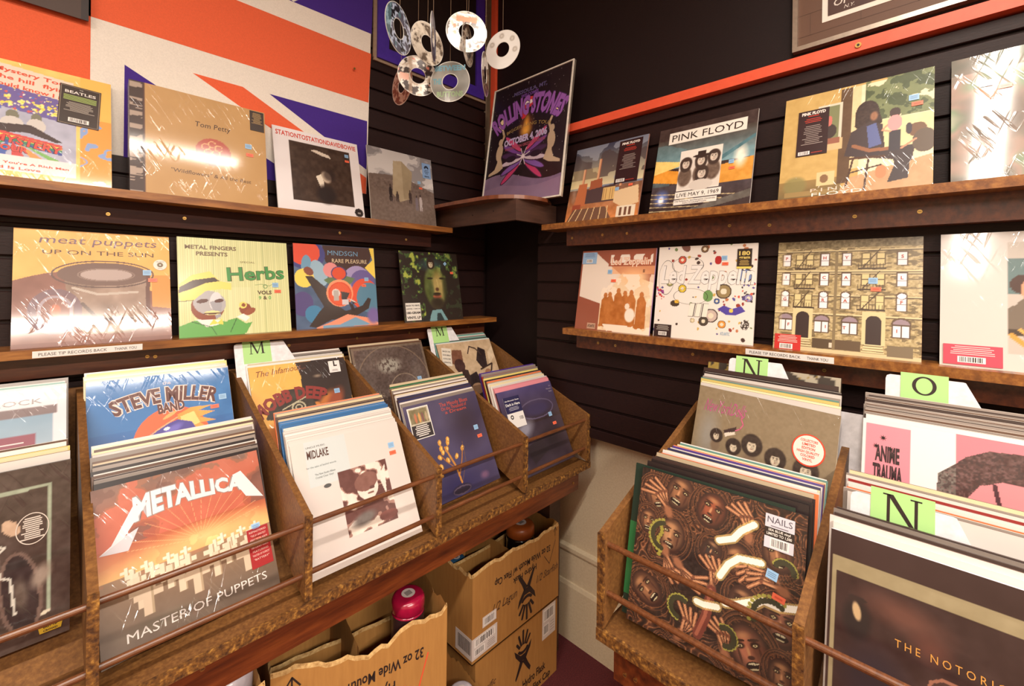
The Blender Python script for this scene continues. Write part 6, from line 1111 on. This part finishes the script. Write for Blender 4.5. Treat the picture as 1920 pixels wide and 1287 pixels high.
mb = MB(); wall_slab(mb, (.01, .17), (wc-.01, .17), .02, [hc-.10+v for v in jag(12, .004, 8)], .003); mb.build('cardboard_insert', rc)
# small box between the stacks, box at far left
rs = carton('narrow torn cardboard box between the two stacks', (.855, 1.03, .001), 0, .105, .20, .275, seed=21, torn=.008)
rd = carton('torn cardboard box with the grey-lidded flask, far left', (-.12, 1.03, .334), 0, .44, .26, .375, seed=31, torn=.008)
rd2 = carton('closed cardboard box standing under the far left box', (-.12, 1.035, .001), 0, .44, .26, .332, open_top=False)
# ---- flasks
def flask(x, y, z0, r_, hgt, lid, body, lab, band=None):
    e = empty('flask', (x, y, z0)); mb = MB(); mb.lathe(0, 0, [(0.001, 0), (r_*.96, 0), (r_, .006), (r_, hgt*.84), (r_*.96, hgt*.862), (.001, hgt*.862)], body); mb.build('body', e, smooth=True)
    mb = MB(); mb.lathe(0, 0, [(.001, hgt*.863), (r_*.99, hgt*.863), (r_*1.02, hgt*.875), (r_*1.02, hgt*.955), (r_*.93, hgt*.985), (r_*.74, hgt), (.001, hgt)], lid, n=40); mb.build('lid', e, smooth=True)
    mb = MB(); t = np.linspace(0, 2*math.pi, 28, endpoint=False); mb.add([(r_*.42*math.cos(a), r_*.42*math.sin(a), hgt+.0006) for a in t], [tuple(range(28))], 'print_matte', (206, 190, 186))
    for k in range(7): mb.box(-r_*.2+k*r_*.06, -r_*.17+k*r_*.06, -r_*.2, r_*.2, hgt+.0006, hgt+.0009, 'ink')
    mb.build('lid_sticker', e)
    if band:
        mb = MB(); n = 36; V = [((r_+.0006)*math.cos(2*math.pi*j/n), (r_+.0006)*math.sin(2*math.pi*j/n), q) for q in (hgt*.50, hgt*.845) for j in range(n)]; mb.add(V, [(j, (j+1) % n, n+(j+1) % n, n+j) for j in range(n)], 'print_gloss', (52, 30, 30))
        for (zz, a0, a1) in ((.78, 222, 232), (.78, 240, 252), (.68, 222, 234), (.68, 240, 256), (.60, 224, 250)):
            aa = [R(a0+(a1-a0)*i/4) for i in range(5)]; V = [((r_+.0011)*math.cos(a), (r_+.0011)*math.sin(a), q) for q in (hgt*zz, hgt*zz+.004) for a in aa]; mb.add(V, [(i, i+1, 6+i, 5+i) for i in range(4)], 'print_gloss', (190, 170, 166))
        mb.build('paper_band', e)
    tag(e, lab, 'flask', 'flasks in the cardboard boxes')
flask(.735, 1.125, .339, .047, .305, 'pink_lid', 'pink_lid', 'pink flask with a round white lid sticker and dark band', True)
flask(1.10, 1.352, .305, .034, .185, 'blue_lid', 'black_gloss', 'flask with a blue lid, deep in the right torn box')
flask(1.285, 1.185, .305, .055, .315, 'orange_lid', 'black_gloss', 'black flask with a brown lid, nearest the corner leg')
flask(.268, 1.115, .339, .050, .38, 'grey_lid', 'grey_lid', 'flask with a pale grey lid at the bottom left edge')
flask(.905, 1.08, .006, .040, .27, 'grey_lid', 'grey_lid', 'white-lidded flask in the narrow box between the stacks')
